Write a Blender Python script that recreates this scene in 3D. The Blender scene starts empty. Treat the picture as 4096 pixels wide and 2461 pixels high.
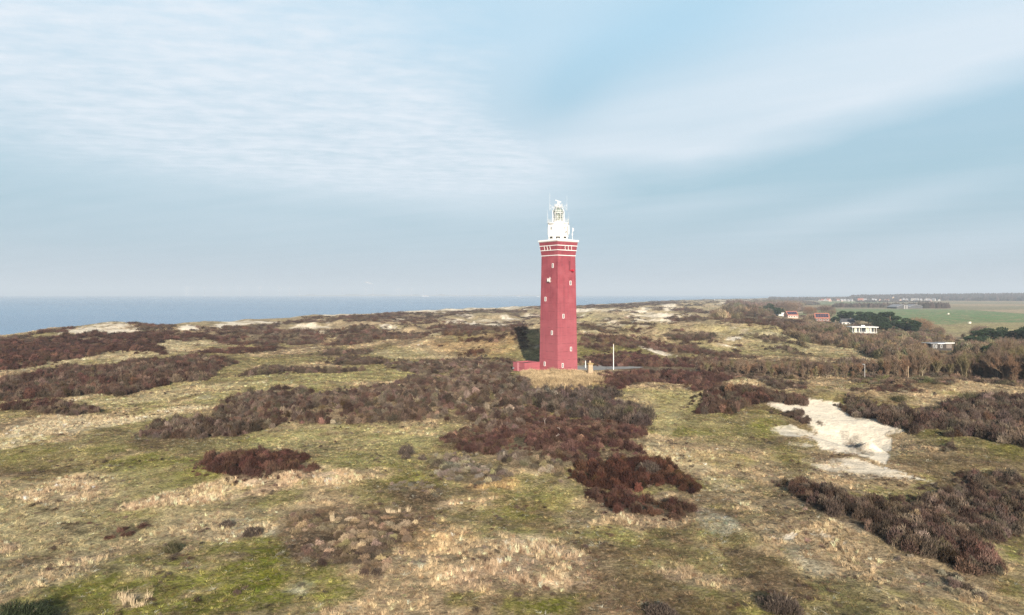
import bpy, math, random
import numpy as np
from mathutils import Vector, Matrix, Euler

random.seed(7); RNG = np.random.default_rng(11)
PI = math.pi; rad = math.radians
scene = bpy.context.scene
COL = scene.collection
F = 2844.0; CU = 2048.0; CV = 1178.0; CAMZ = 24.0; SEA = -6.0

# ------------------------------------------------------------------ helpers
def link(o): COL.objects.link(o); return o
def tag(o, label=None, cat=None, group=None, kind=None):
    if label: o['label'] = label
    if cat: o['category'] = cat
    if group: o['group'] = group
    if kind: o['kind'] = kind
    return o
def empty(name, loc, rz=0):
    o = bpy.data.objects.new(name, None); o.empty_display_size = .2
    o.location = loc; o.rotation_euler = (0, 0, rz); return link(o)
def np_mesh(name, verts, faces_flat, nper, smooth=False):
    me = bpy.data.meshes.new(name)
    verts = np.asarray(verts, np.float32); ff = np.asarray(faces_flat, np.int32).ravel()
    n = len(ff) // nper
    me.vertices.add(len(verts)); me.vertices.foreach_set('co', verts.ravel())
    me.loops.add(len(ff)); me.loops.foreach_set('vertex_index', ff)
    me.polygons.add(n); me.polygons.foreach_set('loop_start', np.arange(n, dtype=np.int32) * nper)
    if smooth: me.polygons.foreach_set('use_smooth', np.ones(n, bool))
    me.update(calc_edges=True)
    return me
class MB:
    def __init__(s): s.v = []; s.f = []
    def add(s, vs, fs):
        b = len(s.v); s.v += [tuple(v) for v in vs]; s.f += [tuple(b + i for i in f) for f in fs]; return s
    def box(s, x0, x1, y0, y1, z0, z1, m=None):
        vs = [(x, y, z) for z in (z0, z1) for x, y in ((x0, y0), (x1, y0), (x1, y1), (x0, y1))]
        if m is not None: vs = [m @ Vector(v) for v in vs]
        return s.add(vs, [(3, 2, 1, 0), (4, 5, 6, 7), (0, 1, 5, 4), (1, 2, 6, 5), (2, 3, 7, 6), (3, 0, 4, 7)])
    def tube(s, p, q, r0, r1=None, n=6, caps=True):
        p = Vector(p); q = Vector(q); r1 = r0 if r1 is None else r1
        d = (q - p)
        if d.length < 1e-6: return s
        d.normalize(); a = d.orthogonal().normalized(); b = d.cross(a)
        vs = []
        for c, r in ((p, r0), (q, r1)):
            for k in range(n):
                t = 2 * PI * k / n; vs.append(c + a * (r * math.cos(t)) + b * (r * math.sin(t)))
        fs = [(k, (k + 1) % n, n + (k + 1) % n, n + k) for k in range(n)]
        if caps: fs += [tuple(range(n - 1, -1, -1)), tuple(range(n, 2 * n))]
        return s.add(vs, fs)
    def lathe(s, prof, n=24, cx=0, cy=0, a0=0.0):
        m = len(prof); vs = []
        for r, z in prof:
            for k in range(n):
                t = a0 + 2 * PI * k / n; vs.append((cx + r * math.cos(t), cy + r * math.sin(t), z))
        fs = [(i * n + k, i * n + (k + 1) % n, (i + 1) * n + (k + 1) % n, (i + 1) * n + k) for i in range(m - 1) for k in range(n)]
        fs += [tuple(range(n - 1, -1, -1)), tuple(range((m - 1) * n, m * n))]
        return s.add(vs, fs)
    def ring(s, R, z, r, n=24, cx=0, cy=0, a0=0.0):
        pts = [(cx + R * math.cos(a0 + 2 * PI * k / n), cy + R * math.sin(a0 + 2 * PI * k / n), z) for k in range(n)]
        for k in range(n): s.tube(pts[k], pts[(k + 1) % n], r, n=4, caps=False)
        return s
    def square(s, prof, hollow=False):            # stacked squares (half-size, z): a tapering square shaft
        vs = [(x * h, y * h, z) for h, z in prof for x, y in ((-1, -1), (1, -1), (1, 1), (-1, 1))]
        m = len(prof)
        fs = [(4 * i + k, 4 * i + (k + 1) % 4, 4 * i + 4 + (k + 1) % 4, 4 * i + 4 + k) for i in range(m - 1) for k in range(4)]
        fs += [(3, 2, 1, 0), tuple(4 * (m - 1) + k for k in range(4))]
        return s.add(vs, fs)
    def mesh(s, name, smooth=False):
        me = bpy.data.meshes.new(name); me.from_pydata(s.v, [], s.f); me.update()
        if smooth:
            for p in me.polygons: p.use_smooth = True
        return me
    def build(s, name, mat, parent=None, loc=None, rz=0, smooth=False):
        o = bpy.data.objects.new(name, s.mesh(name, smooth)); o.data.materials.append(mat)
        if loc is not None: o.location = loc
        o.rotation_euler.z = rz
        if parent is not None: o.parent = parent
        return link(o)

# ------------------------------------------------------------------ noise
_T = np.random.default_rng(5).random((24, 256, 256)).astype(np.float32)
def vn(x, y, s=0):
    T = _T[s % 24]; xi = np.floor(x).astype(np.int64); yi = np.floor(y).astype(np.int64)
    fx = x - xi; fy = y - yi; fx = fx * fx * (3 - 2 * fx); fy = fy * fy * (3 - 2 * fy)
    a = T[xi & 255, yi & 255]; b = T[(xi + 1) & 255, yi & 255]; c = T[xi & 255, (yi + 1) & 255]; d = T[(xi + 1) & 255, (yi + 1) & 255]
    return (a * (1 - fx) + b * fx) * (1 - fy) + (c * (1 - fx) + d * fx) * fy
def fbm(x, y, wl, s=0, o=4, g=.5):
    t = 0; a = 1; n = 0
    for k in range(o):
        c, sn = math.cos(.6 * k + s), math.sin(.6 * k + s)
        t = t + a * vn((x * c - y * sn) / wl + 13.7 * k, (x * sn + y * c) / wl + 7.1 * k, s + k); n += a; a *= g; wl *= .47
    return t / n                                     # 0..1, mean about .5
def sst(e0, e1, x):
    t = np.clip((x - e0) / (e1 - e0), 0, 1); return t * t * (3 - 2 * t)
def pw(u, Y): return (u - CU) / F * Y

# ------------------------------------------------------------------ the lie of the land
COAST = np.array([(-262, -400, 4), (-250, 0, 4), (-243, 200, 5), (-232, 323, 5.0), (-222, 400, 6.6), (-216, 480, 3.0), (-206, 560, 2.9), (-179, 680, 3.2),
                  (-78, 900, 4.4), (19, 1050, 5.2), (161, 1300, 3.9), (504, 2200, 4.7), (1015, 3200, 3.7), (1743, 4500, 2.5), (3000, 6400, 4), (9000, 11000, 4)], float)
def coast(X, Y):
    best = np.full(X.shape, 1e9); sd = np.zeros(X.shape); zt = np.zeros(X.shape)
    for (ax, ay, az), (bx, by, bz) in zip(COAST[:-1], COAST[1:]):
        dx, dy = bx - ax, by - ay; L2 = dx * dx + dy * dy
        t = np.clip(((X - ax) * dx + (Y - ay) * dy) / L2, 0, 1)
        px, py = X - (ax + t * dx), Y - (ay + t * dy); d = np.hypot(px, py)
        side = np.sign(px * dy - py * dx)            # + = inland
        m = d < best; best = np.where(m, d, best); sd = np.where(m, side * d, sd); zt = np.where(m, az + t * (bz - az), zt)
    return sd, zt
BUMPS = [  # u, Y, height, sx, sy
    (2040, 311, 8.6, 46, 25), (2350, 400, 4.0, 60, 40), (2300, 168, 2.6, 30, 18), (2310, 112, 2.2, 13, 12), (1150, 142, 1.8, 36, 11),
    (1700, 150, 1.6, 20, 14), (3300, 158, 2.6, 20, 9), (3420, 121, -2.8, 9, 9), (3260, 118, 1.4, 7, 8), (3480, 114, 1.8, 1.6, 1.0), (3452, 117, 1.6, 1.5, 1.0), (3426, 120, 1.2, 1.4, .9), (3850, 178, 2.6, 20, 9), (4300, 78, -3.5, 16, 22),
    (3300, 76, 1.3, 10, 12), (2240, 212, .8, 9, 4), (470, 396, 4.6, 26, 17), (270, 352, 2.2, 18, 14), (760, 500, 4.0, 24, 16), (850, 520, 2.2, 40, 18),
    (560, 268, 2.4, 36, 12), (180, 245, 1.5, 30, 10), (700, 330, 2.6, 34, 12), (960, 95, .9, 14, 9), (1900, 62, .8, 12, 8), (500, 110, 1.0, 20, 12),
    (1250, 420, 2.5, 40, 20), (1500, 520, 2.5, 50, 20), (2620, 330, 2.2, 40, 22), (2900, 420, 3, 60, 25), (2600, 560, 4, 60, 30), (2850, 520, 2.6, 40, 24),
    (2450, 700, 4, 60, 30), (3300, 3900, 9, 900, 300), (4200, 3600, 18, 800, 420), (3700, 4400, 14, 500, 300), (2950, 1500, 3, 160, 90), (2500, 1000, 3, 70, 50)]
def height(X, Y):
    X = np.asarray(X, float); Y = np.asarray(Y, float)
    sd, zt = coast(X, Y)
    far = sst(240, 420, Y)
    farm = sst(-20, 60, X - (.27 * Y + 60)) * sst(250, 380, Y)
    n1 = fbm(X, Y, 30, 1, 4) - .5; n2 = fbm(X, Y, 70, 3, 4, .55); n3 = fbm(X, Y, 190, 6, 3) - .5
    ridg = 1 - np.abs(2 * n2 - 1); ridg = ridg ** 3
    med = sst(.9, 0, np.hypot((X + 60) / 90, (Y - 270) / 75))           # the open flats left of the tower
    amp = (1 - .75 * med)
    z = (1 - far) * amp * (2.6 * n1) + far * amp * (6.6 * (ridg - .45) + 3.2 * n1) * (1 + .5 * sst(600, 1500, Y)) + 2.2 * n3 * sst(60, 200, Y)
    z = z + (fbm(X, Y, 5.5, 9, 3) - .5) * .55
    flat = sst(34, 15, np.hypot(X - 24, (Y - 224) * 1.2))                 # levelled ground round the lighthouse
    z = z * (1 - flat) + flat * (fbm(X, Y, 6, 4, 2) - .5) * .15
    for u, y0, a, sx, sy in BUMPS:
        z = z + a * np.exp(-((X - pw(u, y0)) / sx) ** 2 - ((Y - y0) / sy) ** 2)
    z = z * (1 - farm) + farm * (-3.6 + .3 * n3 + 1.6 * n1 * sst(620, 480, Y))
    wood = 0
    for u, y0, a, sx, sy in BUMPS:
        if y0 > 3000: wood = wood + a * np.exp(-((X - pw(u, y0)) / sx) ** 2 - ((Y - y0) / sy) ** 2)
    z = z + farm * wood
    w = np.clip(30 + .05 * np.clip(Y, 0, 2000), 30, 120)
    crest = np.exp(-(sd / w) ** 2)
    z = z * (1 - .8 * crest) + crest * (zt + 1.6 * (fbm(X, Y, 26, 12, 3) - .5) * 2)
    sea = sst(0, 1, (-sd - 8) / 70)
    z = z * (1 - sea) + sea * (-5.2 - .03 * np.clip(-sd - 78, 0, 400))
    return z
def project(X, Y, z): return CU + F * X / Y, CV + F * (CAMZ - z) / Y
def unproj(us, vs, lift=0.0, ymax=9000.0):           # where the sight line through a traced point meets the land
    us = np.asarray(us, float); vs = np.asarray(vs, float)
    Ys = 40 * 1.006 ** np.arange(int(math.log(ymax / 40) / math.log(1.006)))
    out = np.full(us.shape, ymax); done = np.zeros(us.shape, bool)
    sx = (us - CU) / F; sz = (vs - CV) / F
    Hh = height(sx[:, None] * Ys[None], np.broadcast_to(Ys[None], (len(us), len(Ys)))) + lift
    below = (CAMZ - sz[:, None] * Ys[None]) <= Hh
    idx = np.argmax(below, 1); hit = below.any(1)
    Y = np.where(hit, Ys[idx], np.where(sz > 1e-4, np.minimum(ymax, (CAMZ + 3) / np.maximum(sz, 1e-4)), ymax))
    return sx * Y, Y
TILE = {'A': (0, 1120, .4581), 'B': (1000, 1120, .4581), 'C': (0, 1750, .5668), 'D': (1000, 1700, .5263), 'E': (2000, 1700, .5263),
        'F': (2300, 1160, .36437), 'G': (2900, 1500, .6475), 'H': (2000, 1400, .36437), 'P': (2800, 1120, .2834), 'Q': (3400, 1120, .29655), 'I': (0, 0, 1)}
def trace(t, pts, lift=0.0):
    x0, y0, s = TILE[t]; p = np.array(pts, float)
    X, Y = unproj(x0 + p[:, 0] * s, y0 + p[:, 1] * s, lift)
    # densify straight sides so that long sides follow the land
    return np.stack([X, Y], 1)
def inside(P, X, Y):
    r = np.zeros(X.shape, bool); pad = 1e-6
    m = (X >= P[:, 0].min() - pad) & (X <= P[:, 0].max() + pad) & (Y >= P[:, 1].min() - pad) & (Y <= P[:, 1].max() + pad)
    ix = np.nonzero(m)
    x = X[ix]; y = Y[ix]; c = np.zeros(x.shape, bool); n = len(P)
    for i in range(n):
        x1, y1 = P[i]; x2, y2 = P[i - 1]
        if y1 == y2: continue
        c ^= ((y1 > y) != (y2 > y)) & (x < (x2 - x1) * (y - y1) / (y2 - y1) + x1)
    r[ix] = c; return r
def warp(X, Y, s=0, k=1.0):                           # ragged, natural edges: the wander grows with its own wavelength
    w = np.clip(Y / 110, .6, 9) * k
    wx = (fbm(X, Y, 5 * 1, s, 3) - .5) * 1.6 + (fbm(X / w, Y / w, 9, s + 3, 3) - .5) * 3.2 * w
    wy = (fbm(X, Y, 5 * 1, s + 7, 3) - .5) * 2.6 + (fbm(X / w, Y / w, 9, s + 9, 3) - .5) * 6.0 * w
    return X + wx, Y + wy
def soft(P, WS):                                      # share of several wandering edges that hold the point
    return sum(inside(P, a, b).astype(np.float32) for a, b in WS) / len(WS)

# ------------------------------------------------------------------ traced cover
C_OLIVE = (.25, .208, .088); C_GREEN = (.165, .168, .020); C_YGREEN = (.335, .298, .125); C_TAN = (.375, .28, .165); C_PALE = (.52, .43, .26)
C_PALE2 = (.62, .51, .33); C_STRAW = (.62, .45, .295); C_AMBER = (.40, .255, .115); C_SAND = (.78, .68, .53); C_BROWN = (.14, .092, .05); C_LICH = (.45, .42, .31)
C_SHADE = (.075, .055, .04); C_FIELD = (.125, .235, .09); C_BEIGE = (.44, .34, .22); C_GREYG = (.24, .24, .16)
COVER = [ # colour, strength, tile, points
 (C_YGREEN, .8, 'A', [(1100,950),(1560,855),(2401,810),(2401,960),(2050,990),(1880,1110),(1400,1170),(900,1110),(640,1070),(1000,1000)]),
 (C_YGREEN, .9, 'B', [(0,815),(1000,775),(1350,780),(1450,830),(1200,880),(600,950),(0,965)]),
 (C_YGREEN, .7, 'B', [(0,1310),(600,1240),(1880,1260),(1700,1350),(1500,1484),(0,1484)]),
 (C_YGREEN, .6, 'D', [(0,0),(1500,0),(1400,150),(1150,260),(1000,310),(560,310),(520,230),(300,180),(0,170)]),
 (C_PALE, .55, 'B', [(990,640),(1300,590),(1550,590),(1700,640),(1880,680),(1230,700),(1100,660)]),
 (C_PALE, .7, 'A', [(1000,1040),(1900,900),(2401,878),(2401,905),(1900,965),(1500,1040),(1050,1110)]),
 (C_PALE2, .95, 'A', [(0,1400),(100,1290),(450,1180),(1050,1230),(1500,1120),(1700,1100),(1800,1130),(1050,1270),(700,1330),(480,1370),(200,1450),(0,1484)]),
 (C_PALE, .6, 'A', [(0,1020),(800,1000),(1200,1010),(850,1110),(300,1040),(0,1080)]),
 (C_PALE, .85, 'A', [(1220,555),(1500,510),(1800,510),(2170,570),(1700,590),(1500,620),(1400,640),(1380,600)]),
 (C_PALE, .85, 'A', [(1380,640),(1700,640),(1560,655),(1250,690),(900,745),(400,760),(0,820),(0,770),(350,720),(600,670),(900,610),(1050,640)]),
 (C_SAND, .85, 'A', [(560,460),(620,430),(840,385),(1010,375),(1100,410),(1215,460),(1000,468),(760,470),(640,500),(540,480)]),
 (C_SAND, .95, 'A', [(1510,445),(1600,395),(1700,400),(1740,440),(1600,458)]),
 (C_SAND, .9, 'A', [(1820,410),(1900,385),(2200,375),(2401,368),(2401,378),(2100,395),(1950,430)]),
 (C_SAND, .5, 'A', [(180,505),(400,465),(620,470),(560,500),(300,510)]),
 (C_GREEN, .85, 'C', [(1000,750),(1400,760),(1900,700),(2050,900),(2000,1000),(1900,1290),(1500,1290),(900,1290),(200,1290),(0,1290),(0,1170),(500,1000),(850,830)]),
 (C_GREEN, .8, 'D', [(0,880),(250,850),(300,1060),(600,1040),(900,1170),(800,1300),(400,1446),(0,1446)]),
 (C_GREEN, .4, 'C', [(0,60),(900,60),(1400,180),(900,260),(300,260),(0,220)]),
 (C_GREEN, .35, 'C', [(500,560),(1500,480),(2000,420),(2100,520),(1900,640),(1500,560),(900,600)]),
 (C_GREEN, .35, 'D', [(1400,640),(2000,600),(2200,700),(2000,850),(1600,800),(1450,760)]),
 (C_GREEN, .7, 'D', [(1500,1250),(2100,1280),(2470,1270),(2470,1446),(1900,1446),(1500,1350)]),
 (C_GREEN, .7, 'E', [(0,1250),(600,1260),(800,1300),(500,1446),(0,1446)]),
 (C_GREEN, .3, 'E', [(0,600),(600,560),(800,660),(600,800),(0,720)]),
 (C_GREEN, .3, 'E', [(1300,150),(1700,0),(2000,0),(2100,250),(2300,330),(2100,380),(1900,230),(1600,140)]),
 (C_GREEN, .6, 'G', [(150,230),(300,230),(360,300),(270,420),(480,480),(560,560),(450,640),(300,500),(200,400)]),
 (C_GREEN, .8, 'G', [(1690,1050),(1847,1000),(1847,1400),(1700,1350)]),
 (C_GREEN, .7, 'G', [(900,660),(1200,690),(1180,760),(1000,760),(800,700)]),
 (C_GREEN, .5, 'G', [(1130,330),(1400,350),(1847,420),(1847,560),(1500,520),(1200,420)]),
 (C_TAN, .6, 'E', [(1000,60),(1400,100),(1900,300),(2000,600),(1500,560),(1500,380),(1100,180)]),
 (C_PALE, .55, 'E', [(1000,150),(1200,100),(1500,250),(1800,430),(2000,700),(1700,560),(1500,380),(1250,280)]),
 (C_PALE, .5, 'H', [(1350,480),(2250,450),(2250,560),(2100,620),(1900,900),(1700,1100),(1450,1000),(1700,900),(1650,700)]),
 (C_YGREEN, .5, 'F', [(300,1070),(1200,1100),(1400,1220),(1600,1400),(1700,1482),(900,1482),(780,1350)]),
 (C_GREEN, .5, 'F', [(20,640),(400,600),(720,610),(700,670),(250,690),(30,760)]),
 (C_PALE, .45, 'F', [(1600,980),(2470,960),(2470,1010),(1700,1040)]),
 (C_PALE, .35, 'F', [(20,200),(1400,150),(2100,300),(2470,420),(2470,690),(1300,690),(700,600),(20,480)]), (C_YGREEN, .4, 'F', [(1500,400),(2100,400),(2470,480),(2470,680),(1500,680),(1300,600),(1550,500)]),
 (C_YGREEN, .5, 'F', [(20,280),(300,300),(340,340),(20,350)]), (C_YGREEN, .5, 'F', [(860,390),(1000,390),(1000,440),(900,430)]),
 (C_PALE, .5, 'P', [(950,770),(1300,770),(1960,870),(2380,1010),(2470,1100),(1200,1000),(900,900)]), (C_YGREEN, .35, 'P', [(950,770),(1300,770),(1960,870),(2380,1010),(2470,1030),(2470,1100),(1900,1080),(1200,1000),(900,900)]),
 (C_STRAW, .9, 'C', [(820,500),(1270,380),(1650,260),(2200,230),(2420,260),(2350,350),(1800,400),(1300,500),(850,540)]),
 (C_STRAW, .7, 'C', [(0,300),(300,310),(640,240),(780,330),(700,470),(400,500),(100,420),(0,400)]),
 (C_STRAW, .9, 'C', [(780,120),(1020,110),(900,170)]), (C_STRAW, .9, 'C', [(0,730),(150,750),(120,800),(0,810)]),
 (C_STRAW, .8, 'C', [(830,1090),(1050,1050),(1100,1110),(960,1170),(850,1150)]),
 (C_STRAW, .6, 'C', [(250,980),(500,860),(900,830),(700,900),(500,960),(300,1010)]),
 (C_STRAW, .6, 'D', [(400,330),(1000,340),(1300,350),(650,480),(100,530),(0,520),(0,400)]),
 (C_STRAW, .95, 'D', [(1880,1000),(2000,850),(2200,860),(2470,950),(2470,1250),(2100,1280),(1600,1250),(1450,1130),(1700,1080)]),
 (C_STRAW, .9, 'E', [(0,830),(500,920),(650,1000),(700,1150),(600,1260),(0,1250)]),
 (C_STRAW, .7, 'E', [(700,560),(900,660),(1200,680),(1500,720),(1100,760),(800,680)]),
 (C_STRAW, .7, 'E', [(1160,1060),(1400,1040),(1600,1150),(2100,1150),(2200,1250),(1700,1260),(1300,1200)]),
 (C_AMBER, .9, 'D', [(1600,430),(1850,375),(2040,430),(1950,560),(1650,540)]),
 (C_STRAW, .7, 'D', [(1400,620),(1600,560),(1900,570),(1600,680)]),
 (C_AMBER, .5, 'D', [(1100,700),(1400,740),(1700,850),(1500,1000),(1150,950)]),
 (C_AMBER, 1, 'H', [(270,240),(430,225),(600,190),(860,240),(960,260),(1200,300),(1100,370),(850,420),(600,450),(330,410)]),
 (C_AMBER, .6, 'B', [(1500,540),(1800,520),(2250,480),(2330,600),(2100,680),(1900,680),(1700,640),(1550,590)]),
 (C_BROWN, .8, 'C', [(100,250),(600,190),(1200,60),(1280,70),(900,120),(500,260),(200,300)]), (C_BROWN, .7, 'C', [(300,750),(520,680),(540,740),(300,760)]),
 (C_BROWN, .7, 'C', [(0,870),(250,820),(420,850),(300,900),(0,930)]), (C_BROWN, .9, 'C', [(1100,1020),(1230,1010),(1240,1040),(1130,1060)]),
 (C_BROWN, .9, 'C', [(0,1120),(120,1100),(100,1140),(0,1160)]), (C_BROWN, .9, 'C', [(1200,1240),(1300,1210),(1400,1254),(1200,1290)]),
 (C_BROWN, .7, 'E', [(1850,1000),(2000,980),(2300,1150),(2470,1350),(2200,1350),(1900,1200)]), (C_BROWN, .7, 'E', [(560,900),(880,900),(960,1000),(700,1000)]),
 (C_BROWN, .7, 'E', [(900,1250),(1500,1280),(1500,1446),(900,1446)]), (C_BROWN, .6, 'E', [(1100,740),(1500,800),(1500,930),(1300,880),(1100,800)]),
 (C_BROWN, .6, 'E', [(0,750),(400,740),(560,820),(300,830),(0,800)]), (C_BROWN, .6, 'G', [(0,1050),(120,1060),(400,1180),(560,1340),(350,1450),(0,1400)]),
 (C_BROWN, .8, 'D', [(300,700),(700,600),(1050,640),(1300,720),(1250,860),(1080,900),(1040,1000),(950,1150),(850,1040),(480,1050),(260,1030),(310,900)]),
 (C_BROWN, .7, 'D', [(900,470),(1400,420),(1500,500),(1450,570),(1200,600),(1000,560)]),
 (C_LICH, .8, 'C', [(1980,1050),(2140,1030),(2230,1100),(2060,1105)]), (C_LICH, .6, 'C', [(1500,600),(1700,570),(1900,640),(1950,740),(1700,700)]),
 (C_LICH, .6, 'E', [(1500,620),(1760,720),(1850,860),(1650,860),(1500,720)]), (C_LICH, .65, 'G', [(0,880),(60,920),(80,1000),(0,1010)]),
 (C_LICH, .6, 'G', [(860,1130),(1000,1130),(1120,1200),(1500,1330),(1650,1400),(1300,1330),(1060,1240)]), (C_LICH, .5, 'G', [(700,880),(940,980),(1080,1050),(1060,1100),(850,1010)]),
 (C_LICH, .5, 'E', [(1900,800),(2100,850),(2250,1050),(2470,1150),(2470,950),(2200,850)]), (C_LICH, .5, 'A', [(1600,1000),(1900,1040),(1700,1060)]),
 (C_LICH, .6, 'B', [(200,1250),(560,1240),(760,1250),(700,1290),(400,1300),(200,1280)]),
 (C_SAND, 1, 'G', [(260,165),(440,150),(560,142),(680,158),(740,210),(900,250),(1060,290),(1140,340),(1000,350),(1050,430),(1010,480),(1020,565),(900,520),(780,485),(640,465),(560,440),(480,375),(560,340),(440,260),(300,200)]),
 (C_SAND, .9, 'G', [(290,330),(380,308),(540,345),(480,385),(330,380)]), (C_SAND, .9, 'G', [(380,430),(500,412),(560,440),(400,442)]),
 (C_SAND, .8, 'G', [(540,550),(700,510),(850,520),(1000,580),(1300,660),(1180,650),(1000,635),(860,645),(780,600),(700,650),(600,600)]),
 (C_SAND, .9, 'G', [(290,995),(420,945),(380,1000)]), (C_SAND, .9, 'G', [(540,940),(680,990),(600,1010)]), (C_SAND, 1, 'G', [(610,1062),(700,1020),(760,1018),(680,1058)]),
 (C_SAND, .8, 'G', [(860,1310),(960,1300),(930,1330)]), (C_SAND, .7, 'G', [(930,745),(1030,735),(1170,760),(1000,765)]), (C_SAND, .6, 'G', [(1140,475),(1210,470),(1180,490)]),
 (C_SHADE, 1, 'G', [(735,368),(800,374),(862,424),(898,462),(890,500),(815,490),(755,430)]), (C_BROWN, .6, 'G', [(690,455),(740,458),(770,480),(700,478)]),  # first polygon: shade of the scarp in the sand hollow, painted into the ground colour
 (C_LICH, .95, 'D', [(1170,1110),(1260,1055),(1360,1060),(1250,1135)]), (C_SAND, .7, 'E', [(1560,150),(1700,160),(1640,170)]), (C_SAND, .7, 'E', [(1520,310),(1640,330),(1620,345)]),
 (C_SAND, .7, 'E', [(1640,405),(1720,405),(1690,420)]), (C_SAND, .7, 'E', [(1690,490),(1820,500),(1750,515)]), (C_SAND, .8, 'E', [(1450,555),(1530,515),(1500,560)]),
 (C_SAND, .8, 'F', [(60,240),(300,208),(640,215),(800,240),(300,240),(120,255)]), (C_SAND, .8, 'F', [(740,270),(900,245),(1100,268),(1380,297),(1000,292)]),
 (C_SAND, 1, 'F', [(700,600),(800,612),(1000,685),(1140,738),(900,695),(750,640)]), (C_SAND, .9, 'F', [(1215,528),(1315,525),(1300,548)]),
 (C_SAND, .95, 'F', [(1630,545),(1700,512),(1850,520),(1760,552),(1660,555)]), (C_SAND, .9, 'F', [(1500,592),(1650,602),(1750,642),(1560,612)]), (C_SAND, .9, 'F', [(930,150),(1140,172),(1030,185)]),
 (C_SAND, .8, 'F', [(650,385),(770,420),(700,430)]), (C_SAND, .8, 'F', [(20,455),(245,462),(230,478),(60,478)]), (C_SAND, .8, 'F', [(890,345),(1080,328),(1120,355),(980,362)]),
 (C_SAND, .7, 'F', [(20,340),(90,350),(40,362)]), (C_SAND, .8, 'F', [(310,285),(420,300),(400,320),(330,310)]), (C_SAND, .7, 'F', [(1580,520),(1620,512),(1620,535)]), (C_SAND, .7, 'F', [(1430,640),(1530,650),(1480,656)]),
 (C_SAND, .8, 'F', [(1600,420),(1760,412),(1640,435)]), (C_SAND, .7, 'F', [(2000,415),(2100,425),(2050,435)]), (C_SAND, .7, 'F', [(1480,245),(1560,238),(1560,250)]),
 (C_SAND, .9, 'B', [(1070,392),(1200,392),(1330,415),(1270,422),(1100,412)]), (C_SAND, .9, 'B', [(1700,375),(1900,358),(1990,380),(1750,388)]), (C_SAND, .9, 'B', [(2040,322),(2180,316),(2360,345),(2190,368),(2150,330)]),
 (C_SAND, .8, 'B', [(650,330),(1000,290),(1300,275),(1750,258),(2401,228),(2401,245),(1760,272),(1300,290),(900,310)]),
 (C_PALE, .7, 'B', [(2290,590),(2401,590),(2401,610),(2290,610)]), (C_SAND, .6, 'H', [(320,-20),(440,-40),(440,40),(360,40)]),
 (C_SAND, .6, 'H', [(700,240),(900,225),(1400,200),(1900,215),(1350,225),(900,255)]),
 # farmland
 (C_FIELD, .95, 'Q', [(-760,395),(900,392),(1680,407),(2600,475),(2600,575),(1700,580),(1250,600),(300,560),(-400,480)]),
 (C_YGREEN, .7, 'Q', [(700,580),(1250,600),(1700,580),(2600,575),(2600,760),(1500,760),(1100,660)]),
 (C_BEIGE, .95, 'Q', [(1680,406),(2100,403),(2600,400),(2600,468)]), (C_GREYG, .8, 'Q', [(1300,360),(2600,350),(2600,400),(1600,404),(-700,392),(-700,380)]),
 (C_BEIGE, .8, 'Q', [(1180,335),(1300,325),(2600,328),(2600,350),(1700,358)]), (C_GREYG, .8, 'Q', [(-700,300),(2600,300),(2600,322),(-700,330)]),
 (C_BEIGE, .8, 'P', [(1400,312),(1750,312),(1700,336),(1420,336)]), (C_FIELD, .6, 'P', [(1700,300),(2600,300),(2600,350),(1900,370),(1400,345)]),
 (C_GREYG, .8, 'P', [(1220,395),(1640,395),(1640,430),(1220,430)]), (C_BEIGE, .5, 'P', [(1230,432),(1510,432),(1500,462),(1240,462)]), (C_FIELD, .9, 'P', [(1350,464),(1500,464),(1500,505),(1350,505)]),
]
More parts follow.
